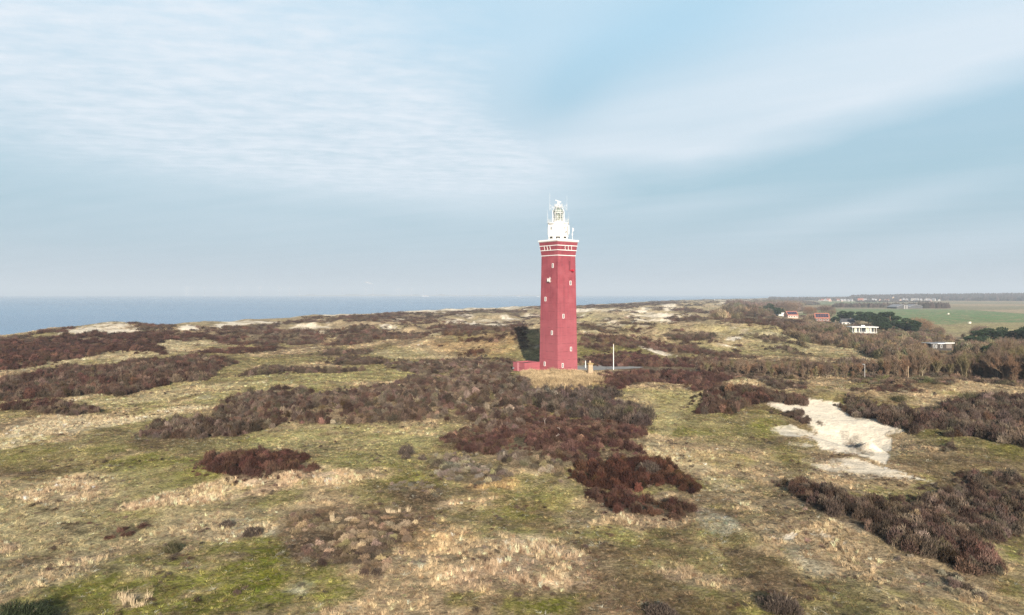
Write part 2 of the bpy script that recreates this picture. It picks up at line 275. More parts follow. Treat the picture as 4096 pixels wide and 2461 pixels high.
# thickets: tile, points, tone, height in metres, density, label (None = part of the loose scrub)
THICK = [
 ('A', [(0,520),(620,458),(1220,440),(1480,500),(1230,565),(1375,640),(900,612),(620,668),(380,722),(0,758)], 'red', 1.8, 1, 'dense purple brown thicket on the left edge below the pale seaside dune'),
 ('A', [(1230,440),(1560,450),(1990,450),(2250,520),(2200,560),(1880,520),(1740,500),(1480,510),(1230,490)], 'red', 1.7, 1, 'dark thicket behind the pale grass hump near the sea on the left'),
 ('A', [(1680,610),(1850,580),(2401,580),(2401,610),(2000,630),(1800,640)], 'red', 1.5, .9, 'thin dark thicket strip between pale grass hump and the flat meadow'),
 ('A', [(0,840),(230,810),(560,745),(850,745),(1100,700),(1560,650),(1850,650),(2140,690),(1900,750),(1890,800),(1780,845),(1450,870),(1130,950),(960,990),(800,960),(500,990),(0,1015)], 'mix', 1.9, 1, 'long brown and grey thicket bordering the yellow green meadow on the left'),
 ('A', [(0,1090),(340,1030),(560,1060),(840,1130),(640,1165),(340,1140),(180,1110),(0,1110)], 'mix', 1.2, .9, 'small low brown thicket at the left edge in pale grass'),
 ('A', [(1140,1335),(1260,1240),(1560,1190),(1690,1170),(1900,1120),(2100,980),(2401,960),(2401,1260),(2250,1290),(1700,1340),(1250,1355)], 'gmix', 1.5, 1, 'grey brown thicket tapering to a point in the meadow left of centre'),
 ('B', [(0,985),(250,930),(640,965),(900,945),(1290,900),(1400,840),(1460,800),(1170,755),(1260,705),(1700,690),(1930,670),(2290,690),(2290,800),(2401,860),(2401,1300),(1900,1240),(1700,1190),(1300,1220),(860,1220),(600,1230),(300,1210),(0,1300)], 'gmix', 1.4, .82, 'broad mottled thicket reaching from the meadow to the red annex'),
 ('B', [(640,620),(700,590),(1090,605),(1000,640),(660,640)], 'grey', 1.7, 1, 'small humped brown thicket on the far flat meadow'),
 ('B', [(730,705),(830,660),(1100,680),(1235,700),(1150,720),(740,715)], 'grey', 1.6, 1, 'flat lens shaped thicket in the middle of the far meadow'),
 ('B', [(0,780),(130,745),(300,765),(440,755),(720,770),(800,745),(1030,765),(700,790),(300,790),(0,812)], 'grey', 1.6, 1, 'long thin thicket line across the upper edge of the green meadow'),
 ('A', [(2140,790),(2300,745),(2401,745),(2401,800),(2160,815)], 'grey', 1.6, 1, None),
 ('A', [(2000,390),(2401,375),(2401,570),(2240,560),(2130,500),(1960,440)], 'mix', 1.8, .85, None),
 ('B', [(0,430),(400,430),(540,420),(660,500),(640,530),(480,545),(250,540),(0,545)], 'mix', 2, 1, None),
 ('B', [(620,560),(760,500),(650,430),(860,400),(1080,400),(1120,450),(1550,470),(1500,490),(1100,520),(900,550),(720,550)], 'mix', 2, 1, None),
 ('B', [(0,590),(200,570),(285,600),(60,612)], 'grey', 1.5, 1, None), ('B', [(0,390),(240,380),(540,330),(650,350),(660,370),(480,365),(200,390),(0,415)], 'mix', 2, 1, None),
 ('B', [(660,340),(1180,285),(1600,290),(1950,300),(1700,320),(1300,350),(1000,350),(800,330)], 'mix', 2, .9, None),
 ('B', [(1730,272),(2000,258),(2401,260),(2401,290),(2100,290),(1800,285)], 'mix', 2, .9, None),
 ('B', [(1320,420),(1700,388),(2000,388),(2401,380),(2401,440),(2250,440),(1900,470),(1700,460),(1850,430),(1500,430)], 'mix', 2, .85, None),
 ('B', [(1800,520),(1980,480),(2100,500),(2050,530)], 'rust', 1.5, 1, None), ('B', [(1600,560),(1740,540),(1700,565)], 'rust', 1.3, 1, None), ('B', [(1840,640),(1980,580),(2080,620),(1990,650)], 'rust', 1.5, 1, None),
 ('B', [(2270,430),(2401,430),(2401,610),(2340,600)], 'mix', 1.6, .8, None), ('B', [(2100,500),(2250,470),(2200,540),(2050,545)], 'mix', 1.4, .7, None),
 ('B', [(1120,415),(1200,405),(1330,425),(1230,435)], 'grey', 1.5, 1, None),
 ('C', [(1390,150),(1440,100),(1900,80),(2150,110),(2270,180),(2200,225),(1850,250),(1700,265),(1600,220),(1400,190)], 'red', 1.1, 1, 'dark reddish oval thicket alone in green grass above a straw coloured strip'),
 ('C', [(680,690),(820,640),(980,650),(900,690),(700,715)], 'red', .6, 1, 'low flat reddish bush patch in the grass at lower left'),
 ('D', [(260,720),(340,640),(600,600),(720,590),(880,640),(1050,640),(1300,700),(1250,860),(1080,900),(1040,980),(1100,1060),(950,1150),(850,1040),(700,1020),(480,1050),(260,1030),(310,900),(230,840)], 'tan', .6, .8, 'low mottled pinkish grey brush patch in the green foreground'),
 ('D', [(1340,260),(1400,215),(1650,240),(1830,310),(1970,380),(1780,440),(1650,420),(1400,350)], 'lgrey', .8, .95, 'sparse grey brush patch just below the large reddish thicket'),
 ('D', [(990,480),(1120,450),(1400,420),(1500,500),(1450,570),(1200,560),(1080,520)], 'lgrey', .45, .7, None),
 ('H', [(0,400),(300,400),(640,440),(850,400),(1050,370),(1180,400),(1500,600),(1640,700),(1600,780),(1350,760),(1100,720),(800,680),(540,640),(250,560),(0,540)], 'purp', 1.9, 1, 'tall grey purple thicket right in front of the lighthouse mound'),
 ('H', [(0,560),(300,620),(750,740),(1100,760),(1480,830),(1640,880),(1400,940),(1330,950),(1560,1080),(1650,1170),(1400,1190),(800,1200),(500,1180),(200,1090),(0,1060)], 'rmix', 1.1, 1, 'broad reddish brown thicket covering the hill in the centre'),
 ('D', [(1480,90),(1620,0),(1910,-60),(1910,230),(1700,190)], 'rmix', 1.0, 1, None),
 ('E', [(0,200),(200,190),(560,250),(480,300),(500,370),(250,320),(30,290)], 'lgrey', .9, .95, 'pale grey brush fringe at the foot of the reddish hill thicket'),
 ('E', [(480,310),(560,255),(850,230),(1000,220),(1240,250),(1440,370),(1510,440),(1480,480),(1300,420),(1100,420),(1050,470),(700,430),(560,370)], 'rust', 1.25, 1, 'darkest rust brown thicket at the lower right end of the hill'),
 ('E', [(630,500),(700,465),(950,500),(1150,550),(1300,540),(1470,600),(1400,690),(1250,680),(1100,640),(900,650),(740,560)], 'red', 1.05, 1, 'elongated dark thicket alone below the hill, fringed by straw grass'),
 ('E', [(1650,930),(1750,890),(1860,930),(1780,960)], 'rust', .5, 1, 'small rust red brush patch in lichen grass at lower right'),
 ('G', [(330,660),(380,630),(520,650),(640,680),(760,740),(1000,770),(1200,750),(1250,680),(1420,640),(1450,600),(1900,585),(1900,900),(1700,980),(1560,960),(1500,900),(1640,1040),(1690,1100),(1620,1200),(1500,1180),(1330,1090),(1200,1070),(1000,1020),(880,930),(700,850),(560,770),(430,720)], 'gmix', 1.4, 1, 'large dark thicket running diagonally down from below the sand hollow to the right edge'),
 ('G', [(1090,1120),(1200,1130),(1350,1190),(1500,1260),(1520,1330),(1400,1320),(1200,1240)], 'lgrey', .7, .9, 'narrow grey brush strip at lower right below the diagonal thicket'),
 ('G', [(690,160),(800,140),(1000,170),(1150,220),(1250,200),(1420,150),(1700,110),(1900,110),(1900,410),(1750,390),(1600,350),(1360,350),(1400,300),(1250,290),(1150,320),(1000,270),(800,230),(720,190)], 'gmix', 1.8, 1, 'dark thicket curving along the upper edge of the sand hollow to the right edge'),
 ('F', [(1390,1130),(1640,1070),(1960,1060),(2130,1100),(2470,1120),(2470,1200),(2200,1210),(1900,1230),(1700,1330),(1580,1300),(1500,1310),(1250,1300),(1400,1220),(1420,1160)], 'mix', 1.7, 1, 'brown thicket left of the sand hollow, behind the pale meadow'),
 ('G', [(750,80),(980,40),(1110,35),(1200,80),(1050,90),(850,95)], 'mix', 1.1, .8, None),
 ('H', [(650,330),(740,305),(830,340),(780,385),(680,380)], 'gmix', 1.0, 1, 'small olive brown bush patch in the amber grass below the tower'), ('H', [(390,330),(450,320),(490,360),(420,380)], 'gmix', .8, 1, None), ('H', [(880,235),(950,230),(950,262),(890,262)], 'grey', .9, 1, None),
 ('G', [(330,225),(420,205),(480,230),(515,255),(430,262)], 'grey', 1.1, 1, 'dark little thicket inside the bare white sand hollow'),
 ('G', [(1270,420),(1400,400),(1440,440),(1330,460)], 'grey', .7, .8, None), ('G', [(185,410),(230,400),(275,415),(230,422)], 'grey', .5, 1, None), ('G', [(545,275),(580,265),(605,295)], 'grey', .7, 1, None),
 ('F', [(70,760),(250,690),(700,670),(850,690),(960,790),(900,850),(700,850),(400,825),(130,800)], 'rmix', 1.6, 1, 'dark thicket mound behind the white pole and the paved yard'),
 ('F', [(340,900),(520,870),(800,860),(1000,800),(1250,800),(1500,880),(1700,960),(1500,1000),(1100,1000),(900,980),(650,1000),(500,1060),(340,1050),(230,930)], 'rmix', 1.5, .95, 'reddish thicket in front of the paved yard, right of the brick pillar'),
 ('F', [(850,690),(1000,740),(1250,740),(1500,700),(1640,700),(1700,900),(1500,880),(1250,800),(960,790)], 'mix', 2.2, 1, None),
 ('F', [(1220,1030),(1500,990),(1690,1010),(1560,1050),(1300,1090)], 'rmix', 1.1, 1, None), ('F', [(1900,950),(2200,960),(2470,1000),(2470,1060),(2100,1030)], 'gmix', 1.1, .7, None),
 ('F', [(20,480),(350,470),(560,500),(800,520),(1000,560),(1400,640),(1500,680),(1300,670),(1000,660),(700,580),(640,620),(420,590),(340,650),(20,590)], 'rmix', 1.8, .95, None),
 ('F', [(20,370),(250,360),(560,390),(900,430),(960,470),(600,460),(100,440)], 'mix', 1.6, .75, None), ('F', [(340,310),(640,290),(900,350),(880,370),(500,360)], 'grey', 1.8, .8, None),
 ('F', [(1000,450),(1200,490),(1380,450),(1530,470),(1520,510),(1400,530),(1200,530),(1050,500)], 'grey', 2, .9, None), ('F', [(1060,310),(1200,295),(1650,300),(1700,330),(1300,340),(1100,340)], 'mix', 2.4, 1, None),
 ('F', [(1060,205),(1300,195),(1500,215),(1900,255),(2300,310),(2470,380),(2470,500),(2330,460),(2250,400),(2100,360),(1850,310),(1500,250),(1100,230)], 'mix', 2.6, .9, None),
 ('F', [(20,195),(200,158),(450,155),(700,142),(900,132),(1200,125),(1100,150),(700,168),(300,192),(20,212)], 'mix', 2, .9, None),
 ('F', [(780,190),(900,185),(1000,200),(900,215)], 'mix', 2, 1, None), ('F', [(1140,155),(1440,155),(1440,165),(1250,172)], 'grey', 2, 1, None), ('F', [(1050,430),(1160,420),(1170,445),(1060,450)], 'mix', 1.7, 1, None),
 ('F', [(1740,555),(1800,530),(1870,545),(1840,565)], 'grey', 1.8, 1, None), ('F', [(2050,560),(2120,545),(2200,570),(2080,582)], 'grey', 1.8, 1, None), ('F', [(2110,625),(2250,600),(2400,650),(2470,660),(2470,690),(2300,650)], 'grey', 1.6, .7, None),
 ('F', [(1850,495),(2000,490),(2150,480),(2300,540),(2470,575),(2470,590),(2200,560),(1950,510)], 'grey', 2, .7, None),
 ('P', [(0,530),(200,540),(600,500),(1000,520),(1200,550),(1600,590),(1500,600),(1100,640),(700,610),(400,560),(0,580)], 'mix', 2.6, .9, None),
 ('P', [(600,790),(780,770),(950,760),(990,780),(800,800)], 'grey', 2, 1, None), ('P', [(870,870),(930,830),(980,880),(920,890)], 'grey', 2, 1, None), ('P', [(900,970),(1050,910),(1200,960),(1500,1020),(1300,1020),(1100,960)], 'grey', 1.8, .7, None),
 ('P', [(1890,1120),(1960,1080),(2150,1090),(2300,1140),(2150,1200),(1950,1200)], 'gmix', 2.2, 1, None),
 ('P', [(1100,650),(1200,615),(1500,600),(1990,620),(2140,700),(2470,760),(2470,1020),(2380,1000),(2200,900),(1960,890),(1900,840),(1600,820),(1330,770),(1250,740),(1120,700)], 'wood', 4.2, 1, 'tall bare brown brushwood in front of the low white bungalow'),
 ('Q', [(350,640),(600,700),(900,640),(1200,740),(1400,800),(1500,870),(1350,920),(1100,900),(800,1000),(300,980),(200,900),(0,860),(0,720)], 'wood', 3.6, 1, 'bare brown brushwood between the white bungalow and the dark flat roofed hut'),
 ('Q', [(1450,860),(1900,800),(2450,740),(2450,1150),(1500,1150)], 'wood', 4.2, 1, 'dense russet brushwood along the right edge behind the bare trees'),
 ('P', [(150,430),(400,330),(700,310),(1060,290),(1360,310),(1380,370),(1200,420),(950,450),(740,470),(450,490),(200,460)], 'wood', 8, 1, 'distant purplish brown wood on the dunes left of the red roofed houses'),
 ('F', [(1250,760),(1450,740),(1700,760),(2470,800),(2470,960),(2000,950),(1640,940),(1400,880)], 'wood', 1.2, 1, 'brown underbrush at the foot of the bare grove right of the yard'),
 ('Q', [(0,1180),(1500,1200),(2347,1250),(2500,1400),(2100,1390),(1750,1335),(1300,1350),(700,1355),(0,1330)], 'wood', 1.3, 1, 'dark low underbrush below the bare grove at the right edge'),
 ('Q', [(-170,540),(0,560),(300,600),(700,600),(950,700),(600,700),(350,690),(-100,640)], 'wood', 3.5, .9, None),
 ('P', [(1380,540),(1500,480),(1650,480),(1640,560),(1450,580)], 'wood', 5, 1, None),
 ('P', [(700,480),(1000,500),(1200,520),(1190,560),(800,540)], 'wood', 4, .9, None),
]
TONE = {'red': [(.092, .044, .033), (.11, .058, .042)], 'mix': [(.098, .05, .038), (.135, .096, .07), (.12, .074, .054)], 'grey': [(.128, .09, .067), (.115, .08, .058)], 'gmix': [(.14, .104, .08), (.105, .062, .047), (.175, .13, .098), (.11, .075, .055)],
        'rmix': [(.12, .062, .05), (.10, .052, .042), (.15, .09, .065)], 'rust': [(.075, .032, .022), (.10, .05, .03)], 'purp': [(.125, .095, .08), (.10, .072, .058), (.125, .09, .07)], 'lgrey': [(.17, .14, .108), (.14, .11, .085), (.20, .16, .10)],
        'tan': [(.20, .145, .105), (.12, .085, .065), (.27, .20, .13), (.15, .11, .07)], 'wood': [(.145, .098, .072), (.105, .078, .056), (.165, .115, .075), (.12, .105, .06)]}
THICK = [(t, trace(t, pts, h * .6), tone, h, dens, lab) for t, pts, tone, h, dens, lab in THICK]
COVER = [(c, s, trace(t, pts)) for c, s, t, pts in COVER]
ROAD = None

# ------------------------------------------------------------------ materials
def nmat(name):
    m = bpy.data.materials.new(name); m.use_nodes = True; nt = m.node_tree
    b = nt.nodes['Principled BSDF']; return m, nt, b
def N(nt, typ, **kw):
    n = nt.nodes.new(typ)
    for k, v in kw.items():
        if k in n.inputs.keys() if isinstance(k, str) else False: n.inputs[k].default_value = v
        else: setattr(n, k, v)
    return n
def mixc(nt, a, b, fac, mode='MIX'):
    n = nt.nodes.new('ShaderNodeMix'); n.data_type = 'RGBA'; n.blend_type = mode; n.clamp_factor = True
    for sock, v in ((n.inputs[6], a), (n.inputs[7], b), (n.inputs[0], fac)):
        if isinstance(v, bpy.types.NodeSocket): nt.links.new(v, sock)
        elif isinstance(v, (int, float)): sock.default_value = v
        else: sock.default_value = (*v, 1)
    return n.outputs[2]
def noise(nt, vec, scale, detail=4, rough=.5):
    n = nt.nodes.new('ShaderNodeTexNoise'); n.inputs['Scale'].default_value = scale; n.inputs['Detail'].default_value = detail; n.inputs['Roughness'].default_value = rough
    if vec is not None: nt.links.new(vec, n.inputs['Vector'])
    return n.outputs['Fac']
def mr(nt, v, a, b, c, d):
    n = nt.nodes.new('ShaderNodeMapRange'); n.clamp = True
    for i, x in enumerate((a, b, c, d)): n.inputs[i + 1].default_value = x
    nt.links.new(v, n.inputs[0]); return n.outputs[0]
def math_(nt, op, a, b=None, c=None):
    n = nt.nodes.new('ShaderNodeMath'); n.operation = op
    for i, x in enumerate((a, b, c)):
        if x is None: continue
        if isinstance(x, bpy.types.NodeSocket): nt.links.new(x, n.inputs[i])
        else: n.inputs[i].default_value = x
    return n.outputs[0]
def plain(name, col, rough=.6, var=.12, scale=1.5, metal=0.0, bump=0.0):
    m, nt, b = nmat(name); tc = N(nt, 'ShaderNodeTexCoord'); f = noise(nt, tc.outputs['Object'], scale, 5, .6)
    v = mr(nt, f, .3, .7, 1 - var, 1 + var)
    vm = nt.nodes.new('ShaderNodeVectorMath'); vm.operation = 'SCALE'; vm.inputs[0].default_value = col; nt.links.new(v, vm.inputs[3])
    nt.links.new(vm.outputs[0], b.inputs['Base Color']); b.inputs['Roughness'].default_value = rough; b.inputs['Metallic'].default_value = metal
    if bump:
        bp = N(nt, 'ShaderNodeBump'); bp.inputs['Strength'].default_value = bump; bp.inputs['Distance'].default_value = .05; nt.links.new(f, bp.inputs['Height']); nt.links.new(bp.outputs[0], b.inputs['Normal'])
    return m
M = {}
M['white'] = plain('white_paint', (.76, .74, .71), .55, .06); M['white2'] = plain('weathered_white_paint', (.72, .70, .66), .55, .12, 3)
M['darkglass'] = plain('dark_glass', (.03, .035, .04), .15, .1); M['dark'] = plain('dark_bitumen', (.035, .034, .034), .9, .3)
M['reddark'] = plain('recessed_red_paint', (.16, .035, .045), .7, .15); M['steel'] = plain('galvanised_steel', (.55, .56, .57), .45, .1, 4, .5)
M['grey'] = plain('grey_metal', (.2, .21, .22), .5, .1); M['copper'] = plain('green_grey_copper', (.20, .235, .215), .6, .35, 3)
M['orange_tile'] = plain('orange_roof_tile', (.30, .115, .08), .85, .3, 2); M['brick'] = plain('brown_brick', (.19, .095, .07), .85, .25, 3); M['pinkwall'] = plain('pinkish_wall', (.55, .36, .30), .8, .1)
M['cream'] = plain('cream_wall', (.50, .50, .37), .8, .12); M['solar'] = plain('solar_panel_blue', (.02, .03, .06), .25, .2, 6); M['darkroof'] = plain('dark_roof', (.07, .07, .075), .8, .2)
M['darkwood'] = plain('dark_timber', (.04, .033, .03), .8, .3, 3); M['greyroof'] = plain('pale_grey_roof', (.27, .27, .28), .7, .15); M['stone'] = plain('pale_brick_stone', (.40, .29, .19), .9, .25, 4)
M['lichcap'] = plain('mossy_stone_cap', (.36, .26, .11), .9, .3, 5); M['turb'] = plain('turbine_white', (.62, .6, .62), .5, .03); M['offwhite'] = plain('dull_white_wall', (.60, .58, .54), .7, .1); M['vilwall'] = plain('grey_cream_render', (.34, .32, .30), .8, .1); M['darkwood2'] = plain('greyed_timber', (.17, .14, .12), .8, .3, 3); M['bale'] = plain('pale_wrap', (.6, .58, .48), .6, .05)
M['lens'] = plain('amber_lens_glass', (.42, .36, .20), .2, .3, 3); M['asphalt'] = plain('worn_grey_asphalt', (.245, .235, .22), .9, .18, .6)

def red_wall():
    m, nt, b = nmat('red_painted_brick'); tc = N(nt, 'ShaderNodeTexCoord'); sp = N(nt, 'ShaderNodeSeparateXYZ'); nt.links.new(tc.outputs['Object'], sp.inputs[0])
    z = sp.outputs[2]
    mp = N(nt, 'ShaderNodeMapping'); mp.inputs['Scale'].default_value = (1.2, 1.2, .12); nt.links.new(tc.outputs['Object'], mp.inputs[0])
    streak = noise(nt, mp.outputs[0], 1.0, 6, .65); blotch = noise(nt, tc.outputs['Object'], .22, 5, .6); fine = noise(nt, tc.outputs['Object'], 4, 3, .6)
    col = mixc(nt, (.275, .050, .066), (.15, .030, .041), mr(nt, streak, .42, .72, 0, .85)); col = mixc(nt, col, (.34, .082, .097), mr(nt, blotch, .42, .7, 0, .8)); col = mixc(nt, col, (.39, .125, .142), mr(nt, z, 26, 2, 0, .45))
    # horizontal day joints, mostly low down
    zz = math_(nt, 'FRACT', math_(nt, 'MULTIPLY', z, .40)); ln = mr(nt, math_(nt, 'ABSOLUTE', math_(nt, 'SUBTRACT', zz, .5)), 0, .045, 1, 0)
    low = mr(nt, z, 6, 24, 1.0, .35); brk = mr(nt, noise(nt, tc.outputs['Object'], .7, 3), .4, .62, 0, 1)
    col = mixc(nt, col, (.09, .024, .032), math_(nt, 'MULTIPLY', math_(nt, 'MULTIPLY', ln, low), brk))
    mp2 = N(nt, 'ShaderNodeMapping'); mp2.inputs['Scale'].default_value = (.3, .3, 5.5); nt.links.new(tc.outputs['Object'], mp2.inputs[0])
    col = mixc(nt, col, (.15, .030, .040), mr(nt, noise(nt, mp2.outputs[0], 1.0, 4, .7), .52, .75, 0, .6)); col = mixc(nt, col, (.38, .11, .125), mr(nt, fine, .58, .8, 0, .45))
    nt.links.new(col, b.inputs['Base Color']); b.inputs['Roughness'].default_value = .72
    bk = N(nt, 'ShaderNodeTexNoise'); bk.inputs['Scale'].default_value = 9; bp = N(nt, 'ShaderNodeBump'); bp.inputs['Strength'].default_value = .35; bp.inputs['Distance'].default_value = .04
    nt.links.new(tc.outputs['Object'], bk.inputs['Vector']); nt.links.new(bk.outputs['Fac'], bp.inputs['Height']); nt.links.new(bp.outputs[0], b.inputs['Normal'])
    return m
M['red'] = red_wall()

def ground_mat():
    m, nt, b = nmat('dune_ground'); geo = N(nt, 'ShaderNodeNewGeometry'); at = N(nt, 'ShaderNodeAttribute'); at.attribute_name = 'Cover'
    sa = N(nt, 'ShaderNodeAttribute'); sa.attribute_name = 'bare'
    P = geo.outputs['Position']
    f1 = noise(nt, P, 3.2, 6, .72); f2 = noise(nt, P, .75, 6, .66); f3 = noise(nt, P, .16, 5, .6)
    v = mr(nt, f1, .30, .70, .28, 1.78); v2 = mr(nt, f2, .3, .7, .55, 1.45)
    vv = math_(nt, 'MULTIPLY', v, v2); vv = mixf(nt, vv, 1.0, math_(nt, 'MULTIPLY', sa.outputs['Fac'], .78))
    vm = nt.nodes.new('ShaderNodeVectorMath'); vm.operation = 'SCALE'; nt.links.new(at.outputs['Color'], vm.inputs[0]); nt.links.new(vv, vm.inputs[3])
    c = vm.outputs[0]
    veg = math_(nt, 'SUBTRACT', 1.0, sa.outputs['Fac'])
    c = mixc(nt, c, (.44, .335, .21), math_(nt, 'MULTIPLY', mr(nt, noise(nt, P, 1.7, 6, .75), .53, .66, 0, .65), veg))      # dry stems
    c = mixc(nt, c, (.075, .085, .018), math_(nt, 'MULTIPLY', mr(nt, noise(nt, P, 1.1, 5, .7), .60, .72, 0, .5), veg))       # moss
    c = mixc(nt, c, (.55, .53, .43), math_(nt, 'MULTIPLY', mr(nt, noise(nt, P, 2.3, 3, .8), .68, .73, 0, .75), veg))        # lichen and shell flecks
    nt.links.new(c, b.inputs['Base Color']); b.inputs['Roughness'].default_value = .95
    try: b.inputs['Specular IOR Level'].default_value = .1
    except Exception: pass
    bp = N(nt, 'ShaderNodeBump'); bp.inputs['Strength'].default_value = .9; bp.inputs['Distance'].default_value = .30
    hh = math_(nt, 'ADD', math_(nt, 'MULTIPLY', f1, math_(nt, 'ADD', math_(nt, 'MULTIPLY', veg, .85), .22)), math_(nt, 'MULTIPLY', f2, 1.2))
    nt.links.new(hh, bp.inputs['Height']); nt.links.new(bp.outputs[0], b.inputs['Normal'])
    return m
def mixf(nt, a, b_, fac):
    n = nt.nodes.new('ShaderNodeMix'); n.data_type = 'FLOAT'
    for sock, v in ((n.inputs[2], a), (n.inputs[3], b_), (n.inputs[0], fac)):
        if isinstance(v, bpy.types.NodeSocket): nt.links.new(v, sock)
        else: sock.default_value = v
    return n.outputs[0]
M['ground'] = ground_mat()
def tint_mat(name, trans=.0, instancer=True, col=(.1, .1, .1), var=.35, rough=.85, scale=2.2):
    m, nt, b = nmat(name); tc = N(nt, 'ShaderNodeTexCoord')
    if instancer:
        at = N(nt, 'ShaderNodeAttribute'); at.attribute_type = 'INSTANCER'; at.attribute_name = 'tint'; base = at.outputs['Color']
    else:
        rgb = N(nt, 'ShaderNodeRGB'); rgb.outputs[0].default_value = (*col, 1); base = rgb.outputs[0]
    f = noise(nt, tc.outputs['Object'], scale, 4, .7); v = mr(nt, f, .3, .7, 1 - var, 1 + var)
    vm = nt.nodes.new('ShaderNodeVectorMath'); vm.operation = 'SCALE'; nt.links.new(base, vm.inputs[0]); nt.links.new(v, vm.inputs[3])
    nt.links.new(vm.outputs[0], b.inputs['Base Color']); b.inputs['Roughness'].default_value = rough
    try: b.inputs['Specular IOR Level'].default_value = .15
    except Exception: pass
    return m
M['shrub'] = tint_mat('bare_twigs'); M['grass'] = tint_mat('dry_grass_blades', var=.25)
M['bark'] = tint_mat('pale_bark', instancer=False, col=(.30, .24, .165)); M['twig'] = tint_mat('brown_twigs', instancer=False, col=(.19, .13, .09)); M['twig2'] = tint_mat('russet_twigs', instancer=False, col=(.23, .14, .088))
M['twig4'] = tint_mat('purplish_twigs', instancer=False, col=(.125, .085, .068)); M['twig3'] = tint_mat('olive_lichened_twigs', instancer=False, col=(.17, .14, .07)); M['needle'] = tint_mat('pine_needles', instancer=False, col=(.035, .055, .028), var=.5, scale=.6)
M['oliveb'] = tint_mat('olive_brown_twigs', instancer=False, col=(.075, .068, .035)); M['brownb'] = tint_mat('dark_brown_twigs', instancer=False, col=(.09, .068, .055)); M['greenb'] = tint_mat('evergreen_leaves', instancer=False, col=(.035, .045, .022))
M['dead'] = plain('bleached_dead_wood', (.45, .38, .33), .8, .15); M['redbark'] = plain('reddish_pine_bark', (.20, .13, .09), .9, .3)

